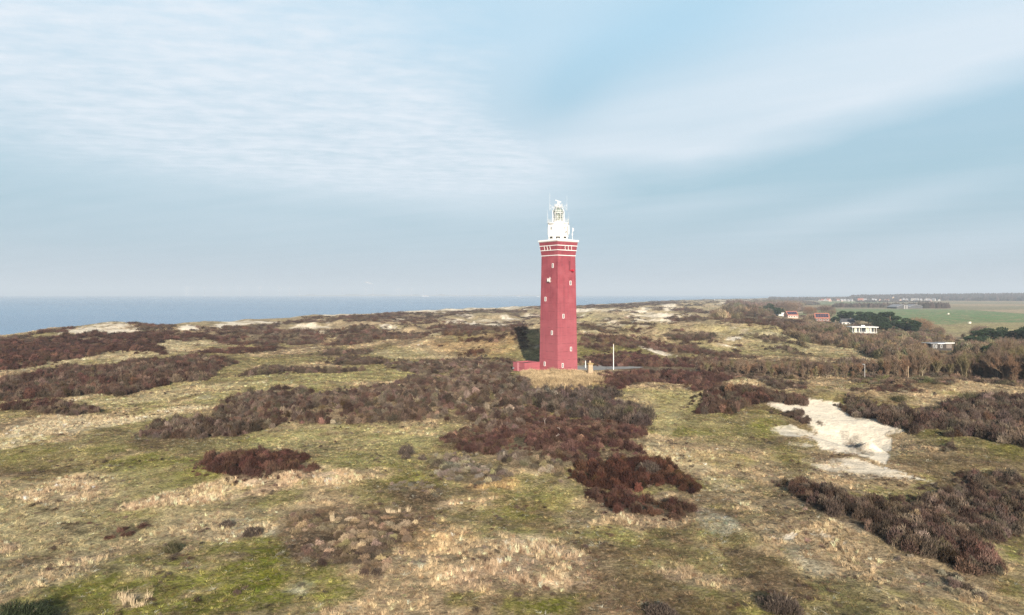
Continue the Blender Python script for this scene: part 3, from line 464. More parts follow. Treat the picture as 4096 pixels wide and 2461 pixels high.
# ------------------------------------------------------------------ terrain
def build_ground():
    ratio = 1.0062; Y = [8.0]
    while Y[-1] < 9800: Y.append(Y[-1] * ratio if Y[-1] > 60 else Y[-1] + .37)
    Y = np.array(Y); t = np.linspace(-1.02, 1.02, 860)
    YY, TT = np.meshgrid(Y, t, indexing='ij'); XX = TT * YY
    if True:                                           # widen the first rows so the ground also lies beside the camera
        w = np.clip((60 - YY) / 60, 0, 1); XX = XX + TT * w * 60
    ZZ = height(XX, YY)
    X, Yv = XX.ravel(), YY.ravel(); Z = ZZ.ravel(); n = len(X)
    WS = [warp(X, Yv, s, k) for s, k in ((2, 1), (8, 1.35), (14, 1.7), (11, 1.2))]
    # natural base cover
    a = fbm(X, Yv, 26, 2, 4, .6)[:, None]; b = fbm(X, Yv, 9, 5, 4, .6)[:, None]; c3 = fbm(X, Yv, 90, 7, 4, .6)[:, None]; d3 = fbm(X, Yv, 3.2, 13, 3, .65)[:, None]
    C = np.array(C_OLIVE) * np.ones((n, 3)); L = lambda C, col, f: C * (1 - f) + np.array(col) * f
    C = L(C, C_TAN, sst(.42, .6, a)); C = L(C, C_GREEN, sst(.55, .70, b) * .5 * sst(300, 150, Yv)[:, None]); C = L(C, C_BROWN, sst(.52, .64, fbm(X, Yv, 11, 11, 4, .7)[:, None]) * .68); C = L(C, C_PALE, sst(.55, .7, c3) * .45)
    far = sst(300, 500, Yv)[:, None]
    C = L(C, (.33, .25, .15), far * .62)
    bare = np.zeros(n, np.float32)
    FP1 = fbm(X, Yv, 7, 17, 4, .62); FP2 = fbm(X, Yv, 1.9, 22, 3, .7)
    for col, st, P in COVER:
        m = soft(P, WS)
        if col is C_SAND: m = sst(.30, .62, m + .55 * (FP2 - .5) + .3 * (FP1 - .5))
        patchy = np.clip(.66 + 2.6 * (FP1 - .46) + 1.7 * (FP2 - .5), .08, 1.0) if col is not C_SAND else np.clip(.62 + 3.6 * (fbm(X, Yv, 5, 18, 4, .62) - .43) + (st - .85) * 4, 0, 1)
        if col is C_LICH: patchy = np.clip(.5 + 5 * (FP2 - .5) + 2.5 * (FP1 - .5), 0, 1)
        if st > .99: patchy = np.maximum(patchy, .96 if col is not C_SHADE else .8)
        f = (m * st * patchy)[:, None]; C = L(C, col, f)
        if col is C_SAND: bare = bare * (1 - f[:, 0]) + f[:, 0]
        elif col in (C_FIELD, C_BEIGE, C_GREYG): bare = np.maximum(bare, f[:, 0] * .75)
        else: bare = bare * (1 - f[:, 0])
    # beach and shore side of the ridge
    sd, _ = coast(X, Yv); bs = sst(-12, -34, sd)[:, None]; C = L(C, C_SAND, bs); bare = np.maximum(bare, bs[:, 0])
    # little crests of open sand on the far dunes
    cr = sst(.60, .68, fbm(X, Yv, 38, 15, 4, .6)) * far[:, 0] * .75 * (sst(0, -60, X - (.36 * Yv + 85))); C = L(C, C_SAND, cr[:, None]); bare = np.maximum(bare, cr)
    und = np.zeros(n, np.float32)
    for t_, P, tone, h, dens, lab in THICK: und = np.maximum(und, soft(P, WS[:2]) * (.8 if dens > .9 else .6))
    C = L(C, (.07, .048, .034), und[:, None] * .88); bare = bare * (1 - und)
    # moist variation
    C = C * (1 + (1.0 * (d3 - .5) + .9 * (fbm(X, Yv, 1.3, 21, 3, .7)[:, None] - .5)) * (1 - .8 * bare[:, None]) + .35 * (b - .5))
    nr, nc = YY.shape; i = np.arange((nr - 1) * (nc - 1)); r = i // (nc - 1); c = i % (nc - 1); q = r * nc + c
    me = np_mesh('ground', np.stack([X, Yv, Z], 1), np.stack([q, q + 1, q + nc + 1, q + nc], 1), 4, True)
    ca = me.attributes.new('Cover', 'FLOAT_COLOR', 'POINT'); ca.data.foreach_set('color', np.concatenate([np.clip(C, .005, .9), np.ones((n, 1))], 1).astype(np.float32).ravel())
    fa = me.attributes.new('bare', 'FLOAT', 'POINT'); fa.data.foreach_set('value', bare.astype(np.float32))
    me.materials.append(M['ground']); o = link(bpy.data.objects.new('ground', me))
    tag(o, 'dune land with olive grass, moss, straw and bare sand', 'ground', kind='structure')
    # tuft colours come from the same cover
    return (Y, t, C.reshape(nr, nc, 3), bare.reshape(nr, nc), und.reshape(nr, nc))
GR = build_ground()
def lookup(X, Y):
    Yr, t, C, bare, und = GR
    i = np.clip(np.searchsorted(Yr, Y), 0, len(Yr) - 1); w = np.clip((60 - Y) / 60, 0, 1)
    tt = X / (Y + w * 60); j = np.clip(np.round((tt - t[0]) / (t[1] - t[0])).astype(int), 0, len(t) - 1)
    return C[i, j], bare[i, j], und[i, j]

# sea
def sea_mat():
    m, nt, b = nmat('sea_water'); geo = N(nt, 'ShaderNodeNewGeometry'); mp = N(nt, 'ShaderNodeMapping'); mp.inputs['Scale'].default_value = (.6, 1.0, 1.0); nt.links.new(geo.outputs['Position'], mp.inputs[0])
    big = noise(nt, mp.outputs[0], .0022, 4, .55)
    c = mixc(nt, (.06, .155, .285), (.095, .215, .36), mr(nt, big, .35, .65, 0, 1)); nt.links.new(c, b.inputs['Base Color'])
    b.inputs['Roughness'].default_value = .22; b.inputs['IOR'].default_value = 1.33
    w = noise(nt, mp.outputs[0], .22, 6, .6); bp = N(nt, 'ShaderNodeBump'); bp.inputs['Strength'].default_value = .6; bp.inputs['Distance'].default_value = .9
    nt.links.new(w, bp.inputs['Height']); nt.links.new(bp.outputs[0], b.inputs['Normal']); return m
s = MB(); s.add([(-24000, -2500, SEA), (24000, -2500, SEA), (24000, 25000, SEA), (-24000, 25000, SEA)], [(0, 1, 2, 3)])
tag(s.build('sea', sea_mat()), 'calm blue sea reaching to the hazy horizon', 'sea', kind='structure')

# ------------------------------------------------------------------ scattering (uncountable ground cover only)
def proto_collection(name, objs):
    c = bpy.data.collections.new(name)
    for o in objs: c.objects.link(o)
    return c
def twig_mesh(name, rng, n, kind):
    """a bush about 2 m across (x,y in -1..1) and 1 high made of many fine twigs"""
    v = []; f = []
    lob = [(rng.uniform(-.5, .5), rng.uniform(-.5, .5), rng.uniform(.35, .7), rng.uniform(.5, 1.05)) for _ in range(6)]
    for i in range(n):
        cx, cy, r, h = lob[rng.integers(len(lob))]
        a = rng.uniform(0, 2 * PI); el = math.asin(rng.uniform(.02, 1) ** .7); s = rng.uniform(.4, 1.08) ** .5
        d = np.array([math.cos(a) * math.cos(el), math.sin(a) * math.cos(el), math.sin(el)])
        p = np.array([cx + d[0] * r * s, cy + d[1] * r * s, d[2] * h * s])
        up = np.array([d[0] * .5 + rng.normal(0, .35), d[1] * .5 + rng.normal(0, .35), .9 + rng.normal(0, .25)]); up /= np.linalg.norm(up)
        side = np.cross(up, rng.normal(size=3)); side /= np.linalg.norm(side) + 1e-9
        L = rng.uniform(.11, .27); w = rng.uniform(.013, .032)
        b = len(v)
        v += [p - up * L * .5 - side * w, p - up * L * .5 + side * w, p + up * L * .5 + side * w * .4, p + up * L * .5 - side * w * .4]; f.append((b, b + 1, b + 2, b + 3))
    return np_mesh(name, np.array(v), np.array(f), 4)
def tuft_mesh(name, rng, n, lean=.5, w0=.02):
    v = []; f = []
    for i in range(n):
        a = rng.uniform(0, 2 * PI); r = rng.uniform(0, .38); p = np.array([math.cos(a) * r, math.sin(a) * r, 0])
        d = np.array([math.cos(a) * lean * rng.uniform(.2, 1.2) + rng.normal(0, .2), math.sin(a) * lean * rng.uniform(.2, 1.2) + rng.normal(0, .2), 1.0])
        L = rng.uniform(.5, 1.0); q = p + d * L * .55; e = q + np.array([d[0] * 1.8, d[1] * 1.8, .6]) * L * .45
        sd = np.array([-math.sin(a + rng.normal(0, 1)), math.cos(a + rng.normal(0, 1)), 0]) * w0 * rng.uniform(.7, 1.5)
        b = len(v); v += [p - sd, p + sd, q + sd * .8, q - sd * .8, e]; f += [(b, b + 1, b + 2), (b, b + 2, b + 3), (b + 3, b + 2, b + 4)]
    return np_mesh(name, np.array(v), np.array(f), 3)
def mk(name, me, mat): me.materials.append(mat); return bpy.data.objects.new(name, me)
rg = np.random.default_rng(3)
SHR = proto_collection('shrub_kinds', [mk('twig_bush_kind', twig_mesh('twig_bush', rg, 640, 0), M['shrub']) for _ in range(6)])
SHRF = proto_collection('far_shrub_kinds', [mk('far_bush_kind', twig_mesh('far_bush', rg, 300, 0), M['shrub']) for _ in range(5)])
TUF = proto_collection('tuft_kinds', [mk('tuft_kind', tuft_mesh('tuft', rg, 26, .45), M['grass']) for _ in range(5)])
MOS = proto_collection('low_tuft_kinds', [mk('low_tuft_kind', tuft_mesh('low_tuft', rg, 16, 1.3, .035), M['grass']) for _ in range(4)])
GN = {}
def gn(coll):
    if coll.name in GN: return GN[coll.name]
    g = bpy.data.node_groups.new('scatter_' + coll.name, 'GeometryNodeTree')
    g.interface.new_socket('Geometry', in_out='INPUT', socket_type='NodeSocketGeometry'); g.interface.new_socket('Geometry', in_out='OUTPUT', socket_type='NodeSocketGeometry')
    i = g.nodes.new('NodeGroupInput'); o = g.nodes.new('NodeGroupOutput'); m2p = g.nodes.new('GeometryNodeMeshToPoints'); iop = g.nodes.new('GeometryNodeInstanceOnPoints')
    ci = g.nodes.new('GeometryNodeCollectionInfo'); ci.inputs['Collection'].default_value = coll; ci.inputs['Separate Children'].default_value = True; ci.inputs['Reset Children'].default_value = True
    def at(nm, ty):
        n = g.nodes.new('GeometryNodeInputNamedAttribute'); n.data_type = ty; n.inputs['Name'].default_value = nm; return n.outputs['Attribute']
    L = g.links.new; L(i.outputs[0], m2p.inputs[0]); L(m2p.outputs[0], iop.inputs['Points']); L(ci.outputs[0], iop.inputs['Instance']); iop.inputs['Pick Instance'].default_value = True
    L(at('idx', 'INT'), iop.inputs['Instance Index']); L(at('rot', 'FLOAT_VECTOR'), iop.inputs['Rotation']); L(at('scl', 'FLOAT_VECTOR'), iop.inputs['Scale']); L(iop.outputs[0], o.inputs[0])
    GN[coll.name] = g; return g
def scatter(name, coll, P, scl, tint, rng, tilt=.12):
    n = len(P); me = bpy.data.meshes.new(name); me.vertices.add(n); me.vertices.foreach_set('co', P.astype(np.float32).ravel())
    rot = np.stack([rng.normal(0, tilt, n), rng.normal(0, tilt, n), rng.uniform(0, 2 * PI, n)], 1)
    me.attributes.new('idx', 'INT', 'POINT').data.foreach_set('value', rng.integers(0, len(coll.objects), n).astype(np.int32))
    me.attributes.new('rot', 'FLOAT_VECTOR', 'POINT').data.foreach_set('vector', rot.astype(np.float32).ravel())
    me.attributes.new('scl', 'FLOAT_VECTOR', 'POINT').data.foreach_set('vector', scl.astype(np.float32).ravel())
    me.attributes.new('tint', 'FLOAT_COLOR', 'POINT').data.foreach_set('color', np.concatenate([tint, np.ones((n, 1))], 1).astype(np.float32).ravel())
    o = link(bpy.data.objects.new(name, me)); md = o.modifiers.new('scatter', 'NODES'); md.node_group = gn(coll); return o
def pool(y0, y1, base, k, half, rng, tmin=None):
    XS = []; YS = []; SP = []; y = y0
    while y < y1:
        sp = max(base, k * y); n = int(2 * half * y / sp)
        XS.append(np.linspace(-half * y, half * y, n) + rng.uniform(-.5, .5, n) * sp); YS.append(y + rng.uniform(-.5, .5, n) * sp); SP.append(np.full(n, sp)); y += sp
    return np.concatenate(XS), np.concatenate(YS), np.concatenate(SP)
HOUSES = [(3164, 812), (3286, 727), (3123, 860), (3388, 640), (3450, 446), (3752, 318)]   # u, Y kept clear of brush in front of them
SIGHT = [(3452, 452, 1330, 62), (3752, 318, 1390, 62), (3164, 812, 1275, 26), (3286, 727, 1287, 34), (3123, 860, 1268, 24), (3388, 640, 1297, 26)]   # brush before a house stays below its sill
def clear_mask(X, Y):
    k = np.ones(X.shape, bool)
    k &= np.hypot(X - 14.6, Y - 223.8) > 8.5
    k &= ~((X > 18) & (X < 60) & (Y > 217.5) & (Y < 236))
    k &= ~((X > -1) & (X < 14) & (Y > 217) & (Y < 228))
    k &= ~(np.hypot(X - 22.6, (Y - 206)) < 3.0)
    for u, yh in HOUSES: k &= ~((np.abs(X - pw(u, yh)) < 10 + .004 * yh) & (Y > yh - (14 if yh < 500 else 30)) & (Y < yh + 14))
    return k
rp = np.random.default_rng(21)
PX, PY, PS = pool(46, 3600, .95, .0072, .80, rp)
wx, wy = warp(PX, PY, 2); warpB = warp(PX, PY, 6, 2.1)
PZ = height(PX, PY); OKM = clear_mask(PX, PY); used = np.zeros(PX.shape, bool); sdp, _ = coast(PX, PY); OKM &= sdp > -18
gap = fbm(PX, PY, 6, 4, 3, .6); gap2 = fbm(PX, PY, 3.4, 10, 2, .6); tonen = fbm(PX, PY, 7, 16, 3, .6); hn = fbm(PX, PY, 5, 19, 3, .6)
def tones(tone, idx, rng):
    T = np.array(TONE[tone]); n = len(idx); k = np.clip(((tonen[idx] - .28) / .44 * len(T)).astype(int), 0, len(T) - 1) if len(T) > 1 else np.zeros(n, int)
    sw = rng.random(n) < .22; k = np.where(sw, rng.integers(0, len(T), n), k)
    c = T[k] * (1.0 if tone in ('tan', 'lgrey', 'wood') else .72) * np.exp(rng.normal(0, .36, (n, 1))) * (1 + rng.normal(0, .05, (n, 3)))
    ol = rng.random(n) < .05; c[ol] = c[ol] * np.array([.97, 1.04, .8]); rare = rng.random(n) < .025; c[rare] = c[rare] * 1.7
    return np.clip(c, .01, .6)
loose = []
for t_, P, tone, h, dens, lab in THICK:
    m = inside(P, wx, wy) & OKM & ~used
    if tone != 'wood': m &= gap2 < .635
    if dens < .99: m &= (gap < np.quantile(gap, .5 + dens * .5)) if dens < 1 else True
    idx = np.nonzero(m)[0]
    if len(idx) == 0: continue
    core = np.zeros(PX.shape, bool); core[idx] = True
    if tone != 'wood' and h > .4:
        e_ = inside(P, *warpB) & OKM & ~used & ~core & (rp.random(PX.shape) < .42); fr_ = np.nonzero(e_)[0]; idx = np.concatenate([idx, fr_])
    isfr = ~core[idx]
    if tone == 'wood': idx = idx[rp.random(len(idx)) < .8]; isfr = np.zeros(len(idx), bool)
    used[idx] = True
    sp = PS[idx]; sxy = sp * rp.uniform(.62, 1.15, len(idx)) * (.9 if h > .7 else .72)
    if tone == 'wood': sxy *= 1.35
    sz = h * (.35 + 1.1 * hn[idx]) * rp.uniform(.65, 1.3, len(idx)); sxy = np.maximum(sxy, sz * .62)
    sxy = np.where(isfr, sxy * rp.uniform(.3, .7, len(idx)), sxy); sz = np.where(isfr, sz * rp.uniform(.25, .6, len(idx)), sz)
    cap = np.full(len(idx), 99.)
    for u_, yh, vb, hw in SIGHT:
        uu = CU + F * PX[idx] / PY[idx]; q = (np.abs(uu - u_) < hw) & (PY[idx] < yh) & (PY[idx] > 150); cap[q] = np.minimum(cap[q], (CAMZ - (vb - CV) * PY[idx][q] / F) - PZ[idx][q])
    kp = cap > .25; idx = idx[kp]; sz = np.minimum(sz, cap)[kp]; sxy = sxy[kp]
    scl = np.stack([sxy, sxy * rp.uniform(.75, 1.25, len(idx)), sz], 1)
    Pt = np.stack([PX[idx], PY[idx], PZ[idx] - .06], 1); tn = tones(tone, idx, rp)
    if lab is None: loose.append((Pt, scl, tn))
    else:
        o = scatter('thicket' if tone != 'wood' else 'brushwood', SHR if PY[idx].min() < 260 else SHRF, Pt, scl, tn, rp); tag(o, lab, 'thicket' if tone != 'wood' else 'brushwood', kind='stuff')
# scattered scrub of the open dunes, by chance
wild = OKM & ~used & (PY > 230) & (PX < .36 * PY + 80)
dn = fbm(PX, PY, 42, 14, 4, .6); medm = np.hypot((PX + 60) / 95, (PY - 270) / 80) > 1
m = wild & medm & ((dn > .605) | ((dn > .52) & (gap > .61))) & (sdp > 4)
for col, st, P in COVER:
    if col is C_SAND: m &= ~inside(P, PX, PY)
    if col is C_YGREEN: m &= ~(inside(P, PX, PY) & (gap < .66))
uu = CU + F * PX / PY
for u_, yh, vb, hw in SIGHT: m &= ~((np.abs(uu - u_) < hw) & (PY < yh) & (PY > 150) & ((CAMZ - (vb - CV) * PY / F) - PZ < 1.8))
idx = np.nonzero(m)[0]; sp = PS[idx]; sxy = sp * rp.uniform(.6, 1.0, len(idx)); sz = 1.6 * (.4 + .9 * hn[idx]); loose.append((np.stack([PX[idx], PY[idx], PZ[idx] - .05], 1), np.stack([sxy, sxy, sz], 1), tones('mix', idx, rp)))
# stray small bushes on the near grassland
m = OKM & ~used & (PY < 230) & (gap > .60) & (rp.random(PX.shape) < .30); _, bb, _ = lookup(PX, PY); m &= bb < .3
idx = np.nonzero(m)[0]; sxy = rp.uniform(.16, .55, len(idx)); loose.append((np.stack([PX[idx], PY[idx], PZ[idx] - .02], 1), np.stack([sxy, sxy, sxy * rp.uniform(.5, .9, len(idx))], 1), tones('gmix', idx, rp)))
LP = [np.concatenate(a) for a in zip(*loose)]
tag(scatter('dune_scrub', SHRF, LP[0], LP[1], LP[2], rp), 'loose grey brown scrub scattered over the dunes beyond the tower', 'scrub', kind='stuff')
# grass
rq = np.random.default_rng(31)
GX, GY, GS = pool(44, 430, .36, .0034, .80, rq); GC, GB, GU = lookup(GX, GY); GZ = height(GX, GY)
ok = clear_mask(GX, GY) & (GB < .45 + .3 * (rq.random(GX.shape) < .1)) & (GU < .75)
lum = GC @ np.array([.3, .6, .1]); strawness = np.clip((GC[:, 0] / (GC[:, 1] + 1e-6) - 1.14) / .25, 0, 1) * sst(.25, .40, lum)
tn = fbm(GX, GY, 2.2, 20, 3, .6)
ismoss = (rq.random(GX.shape) > .25 + .75 * strawness)
tall = ok & ~ismoss & (tn > .34); low = ok & (ismoss | (strawness < .2)) & (tn > .45)
i1 = np.nonzero(tall)[0]; n = len(i1); sxy = GS[i1] * rq.uniform(.9, 1.5, n); hz = (.22 + .40 * strawness[i1]) * rq.uniform(.6, 1.4, n) * np.clip(GS[i1] / .36, 1, 1.6)
c = GC[i1] * np.exp(rq.normal(.05, .42, (n, 1))); c = c * (1 - .25) + .25 * np.array(C_STRAW) * rq.uniform(.5, 1.2, (n, 1)); dk = rq.random(n) < .14; c[dk] = c[dk] * np.array([.48, .42, .40])
tag(scatter('dry_grass', TUF, np.stack([GX[i1], GY[i1], GZ[i1] - .02], 1), np.stack([sxy, sxy, hz], 1), np.clip(c, .01, .75), rq), 'tussocks of dry straw coloured dune grass across the foreground', 'dry grass', kind='stuff')
i2 = np.nonzero(low)[0]; n = len(i2); sxy = GS[i2] * rq.uniform(.7, 1.3, n); hz = rq.uniform(.06, .15, n) * np.clip(GS[i2] / .36, 1, 1.8)
c = GC[i2] * np.exp(rq.normal(0, .44, (n, 1))) * (1 + rq.normal(0, .09, (n, 3))); dk = rq.random(n) < .12; c[dk] = c[dk] * np.array([.45, .42, .5]); pl = rq.random(n) < .04; c[pl] = (.5, .47, .36)
tag(scatter('short_grass', MOS, np.stack([GX[i2], GY[i2], GZ[i2] - .01], 1), np.stack([sxy, sxy, hz], 1), np.clip(c, .01, .75), rq), 'short mossy green and olive grass covering the dune flats', 'grass', kind='stuff')
def gz(x, y): return float(height(np.array([x]), np.array([y]))[0])
# the tall amber grass on the mound under the tower and at the marram humps
amb = ok | True
P = trace('H', [(270,240),(430,225),(600,190),(860,240),(960,260),(1200,300),(1100,370),(850,420),(600,450),(330,410)])
m = inside(P, *warp(GX, GY, 5, .5)) & (np.hypot(GX - 14.6, GY - 223.8) > 7.0); i3 = np.nonzero(m)[0]; n = len(i3); i3 = np.concatenate([i3] * 4); n = len(i3)
c = np.array([(.42, .30, .165)]) * rq.uniform(.55, 1.4, (n, 1)) * (.55 + .9 * fbm(GX[i3], GY[i3], 3.5, 8, 3, .6)[:, None]) * np.array([1.0, 1.03, 1.1]); sxy = rq.uniform(.7, 1.3, n)
gx = GX[i3] + rq.normal(0, .5, n); gy = GY[i3] + rq.normal(0, .5, n)
kk = (fbm(gx, gy, 2.6, 12, 3, .65) < .6) & (np.abs(gx - 14.6) + np.abs(gy - 223.8) > 7.2) & ~((gx < 13) & (gy > 217.5)); gx, gy, c, sxy = gx[kk], gy[kk], c[kk], sxy[kk]; n = len(gx)
tag(scatter('tall_amber_grass', TUF, np.stack([gx, gy, height(gx, gy) - .03], 1), np.stack([sxy, sxy, rq.uniform(.4, 1.6, n) * (.1 + 1.9 * fbm(gx, gy, 4, 6, 3, .6))], 1), c, rq, .14), 'tall amber dry grass on the mound at the foot of the lighthouse', 'tall grass', kind='stuff')

# ------------------------------------------------------------------ paved yard
def drape(name, pts, dz, mat, step=1.2):
    P = np.array(pts, float); x0, y0 = P.min(0); x1, y1 = P.max(0); nx = int((x1 - x0) / step) + 2; ny = int((y1 - y0) / step) + 2
    xs = np.linspace(x0, x1, nx); ys = np.linspace(y0, y1, ny); XX, YY = np.meshgrid(xs, ys, indexing='ij')
    cx = (XX[:-1, :-1] + XX[1:, 1:]) / 2; cy = (YY[:-1, :-1] + YY[1:, 1:]) / 2; k = inside(P, cx, cy)
    ZZ = height(XX, YY) + dz; v = np.stack([XX.ravel(), YY.ravel(), ZZ.ravel()], 1); i, j = np.nonzero(k); q = i * ny + j
    f = np.stack([q, q + ny, q + ny + 1, q + 1], 1); me = np_mesh(name, v, f, 4, True); me.materials.append(mat); return link(bpy.data.objects.new(name, me))
X, Y = unproj([2285, 2300, 2405, 2520, 2575, 2560, 2440, 2345, 2285], [1489, 1462, 1464, 1467, 1470, 1474, 1479, 1484, 1491])
yard = drape('paved_yard', np.stack([X, Y], 1), .07, M['asphalt'], .35); tag(yard, 'grey asphalt yard and drive at the foot of the tower', 'pavement', kind='structure')

# ------------------------------------------------------------------ lighthouse
LX, LY, LR = 14.6, 223.8, rad(38.7)
def zof(y, D=217.8): return 24 - (y - 1178) * D / F
LH = tag(empty('lighthouse', (LX, LY, 0), LR), 'tall square red brick lighthouse with a white lantern tower on top', 'lighthouse')
SB, ST, SF = 8.47 / 2, 7.52 / 2, 8.6 / 2
def half(z): return SB + (ST - SB) * (z / 36.0)
mb = MB(); mb.square([(SB + .02, -1.5), (SB, 0), (ST, 36.0)]); shaft = mb.build('shaft', M['red'], LH)
mb = MB(); mb.square([(ST, 36.0), (SF, 40.3)]); flare = mb.build('flared_crown', M['red'], LH)
def fh(z): return ST + (SF - ST) * (z - 36.0) / 4.3
for z in (36.0, 37.62, 39.05):
    b = MB(); b.square([(fh(z) + .09, z - .02), (fh(z + .2) + .09, z + .2)]); b.build('white_band', M['white'], LH)
mb = MB(); mb.square([(SF + .03, 40.3), (SF + .24, 40.55), (SF + .24, 40.92), (SF + .16, 40.98)]); mb.build('cornice', M['white'], LH)
# parapet rail kerb
mb = MB(); mb.square([(3.6, 40.98), (3.6, 41.1)]); mb.build('roof_deck', M['white2'], LH)
def onface(face, a, z, d):
    """matrix on the tower skin: face 'L' (x=-s) or 'R' (y=-s); a = distance from the near corner along it"""
    h = half(z) if z < 36 else fh(z)
    if face == 'L':
        loc = Vector((-h - d, -h + a, z)); m = Matrix.Translation(loc) @ Matrix.Rotation(rad(-90), 4, 'Z')
    else:
        loc = Vector((-h + a, -h - d, z)); m = Matrix.Translation(loc)
    return m                                             # local x along the face, local -y outwards
def wframe(b, m, w, h, t, dpt):
    for x0, x1, z0, z1 in ((-w, w, h - t, h), (-w, w, -h, -h + t), (-w, -w + t, -h + t, h - t), (w - t, w, -h + t, h - t)): b.box(x0, x1, -dpt, .02, z0, z1, m)
for face, px, py in (('L',2211.4,1063),('L',2182,1197),('L',2208,1331.6),('L',2179,1459),('R',2281.9,1132),('R',2253.6,1265),('R',2283.5,1398),('R',2250.4,1461)):
    z = zof(py, 220); w2 = 2 * half(z)
    # solve the position along the face for the traced column
    best = min(np.linspace(.4, w2 - .4, 200), key=lambda a: abs((lambda p: CU + F * p.x / p.y - px)(Matrix.Translation((LX, LY, 0)) @ Matrix.Rotation(LR, 4, 'Z') @ onface(face, a, z, 0).translation)))
    m = onface(face, best, z, 0.0)
    b = MB(); wframe(b, m, .38, .68, .13, .09); fr = b.build('window', M['white'], LH)
    b = MB(); b.box(-.25, .25, -.035, .01, -.55, .55, m); b.build('pane', M['darkglass'], fr)
    b = MB(); b.box(-.015, .015, -.06, -.036, -.55, .55, m); b.box(-.25, -.016, -.06, -.036, -.015, .015, m); b.box(.016, .25, -.06, -.036, -.015, .015, m); b.build('glazing_bar', M['white2'], fr)
# three stepped niches per visible and hidden face
for rz4 in range(4):
    R = Matrix.Rotation(rad(90 * rz4), 4, 'Z')
    for k in range(3):
        a = (3.1, 4.55, 6.0)[k] if rz4 % 2 == 0 else (2.0, 3.45, 4.9)[k]
        z0, z1 = 37.95, 39.0
        sl = math.atan((SF - ST) / 4.3)
        h = fh(38.45); m = R @ Matrix.Translation((-h + a * .92, -h, 38.45)) @ Matrix.Rotation(sl, 4, 'X')
        b = MB(); b.box(-.24, .14, -.05, .05, -.12, .56, m); b.box(-.14, .24, -.055, .05, -.62, -.121, m); n_ = b.build('niche', M['reddark'], LH)
        b = MB(); b.box(.15, .29, -.10, .05, -.119, .58, m); b.box(.25, .40, -.10, .05, -.60, -.12, m); b.box(-.45, .5, -.10, .05, -.74, -.61, m); b.build('niche_edge', M['white'], n_)
# iron slot and red foghorn camera on the right face
m = onface('R', 5.0, zof(1061, 220), 0)
b = MB(); b.box(-.24, .24, -.10, .03, -1.35, 1.35, m); b.build('recess_shutter', M['reddark'], LH)
m = onface('R', 5.3, zof(1081, 220), 0); b = MB(); b.tube(m @ Vector((-.4, -.1, 0)), m @ Vector((.35, -.5, -.05)), .12); b.tube(m @ Vector((.3, -.45, -.05)), m @ Vector((.85, -.6, -.05)), .36, .36, 12)
mr_ = plain('glossy_red', (.45, .02, .04), .3, .1); b.build('red_horn', mr_, LH)
# aerial bracket on the left face
b = MB(); m = onface('L', 3.3, zof(1121, 222), 0)
for x in (-.8, -.45, -.1, .3): b.tube(m @ Vector((x, -.6, -.55)), m @ Vector((x, -.6, .6)), .045)
for z in (-.5, 0, .5): b.tube(m @ Vector((-.95, -.6, z)), m @ Vector((.45, -.6, z)), .04); b.tube(m @ Vector((.35, 0, z)), m @ Vector((.35, -.75, z)), .045)
b.tube(m @ Vector((.55, -.7, -.75)), m @ Vector((.55, -.7, .95)), .08); b.box(-.7, -.3, -.75, -.6, -.3, .3, m); b.box(.0, .3, -.75, -.6, -.35, .35, m); b.build('aerial_bracket', M['white2'], LH)
# white octagonal drum: a flat side towards the near corner of the tower
OCT = rad(225 + 22.5)
def octa(b, prof): return b.lathe([(r / math.cos(rad(22.5)), z) for r, z in prof], 8, a0=OCT)
b = MB(); octa(b, [(3.02, 41.0), (2.97, 46.05)]); drum = b.build('white_drum', M['white'], LH)
for k in range(8):
    ang = rad(225 + 45 * k); m = Matrix.Rotation(ang + PI / 2, 4, 'Z') @ Matrix.Translation((0, -3.0, 0))
    w = .68 if k % 2 == 0 else .6
    b = MB(); b.box(-w, w, -.06, .1, 41.3, 42.05, m); o_ = b.build('ground_opening', M['dark'], drum)
    b = MB(); b.box(-w * .5, w * .4, -.09, -.061, 41.32, 41.5, m); b.build('opening_sill', M['white2'], drum)
    b = MB(); b.box(-.2, .2, -.035, .1, 44.25, 45.05, m); b.build('small_window', M['grey'], drum)
    b = MB(); b.box(-.05, .05, -.05, .1, 42.2, 46.0, Matrix.Rotation(rad(22.5), 4, 'Z') @ m @ Matrix.Translation((0, -.26, 0))); b.build('pilaster', M['white2'], drum)
b = MB(); b.lathe([(3.05, 45.95), (3.32, 46.05), (3.4, 46.2), (3.4, 46.42), (3.3, 46.45)], 32); b.build('gallery_deck', M['white'], LH)
b = MB()
for z in (46.85, 47.2, 47.55): b.ring(3.3, z, .02, 32)
for k in range(32):
    t = 2 * PI * k / 32; b.tube((3.3 * math.cos(t), 3.3 * math.sin(t), 46.42), (3.3 * math.cos(t), 3.3 * math.sin(t), 47.56), .018, n=4)
b.build('gallery_railing', M['white2'], LH)
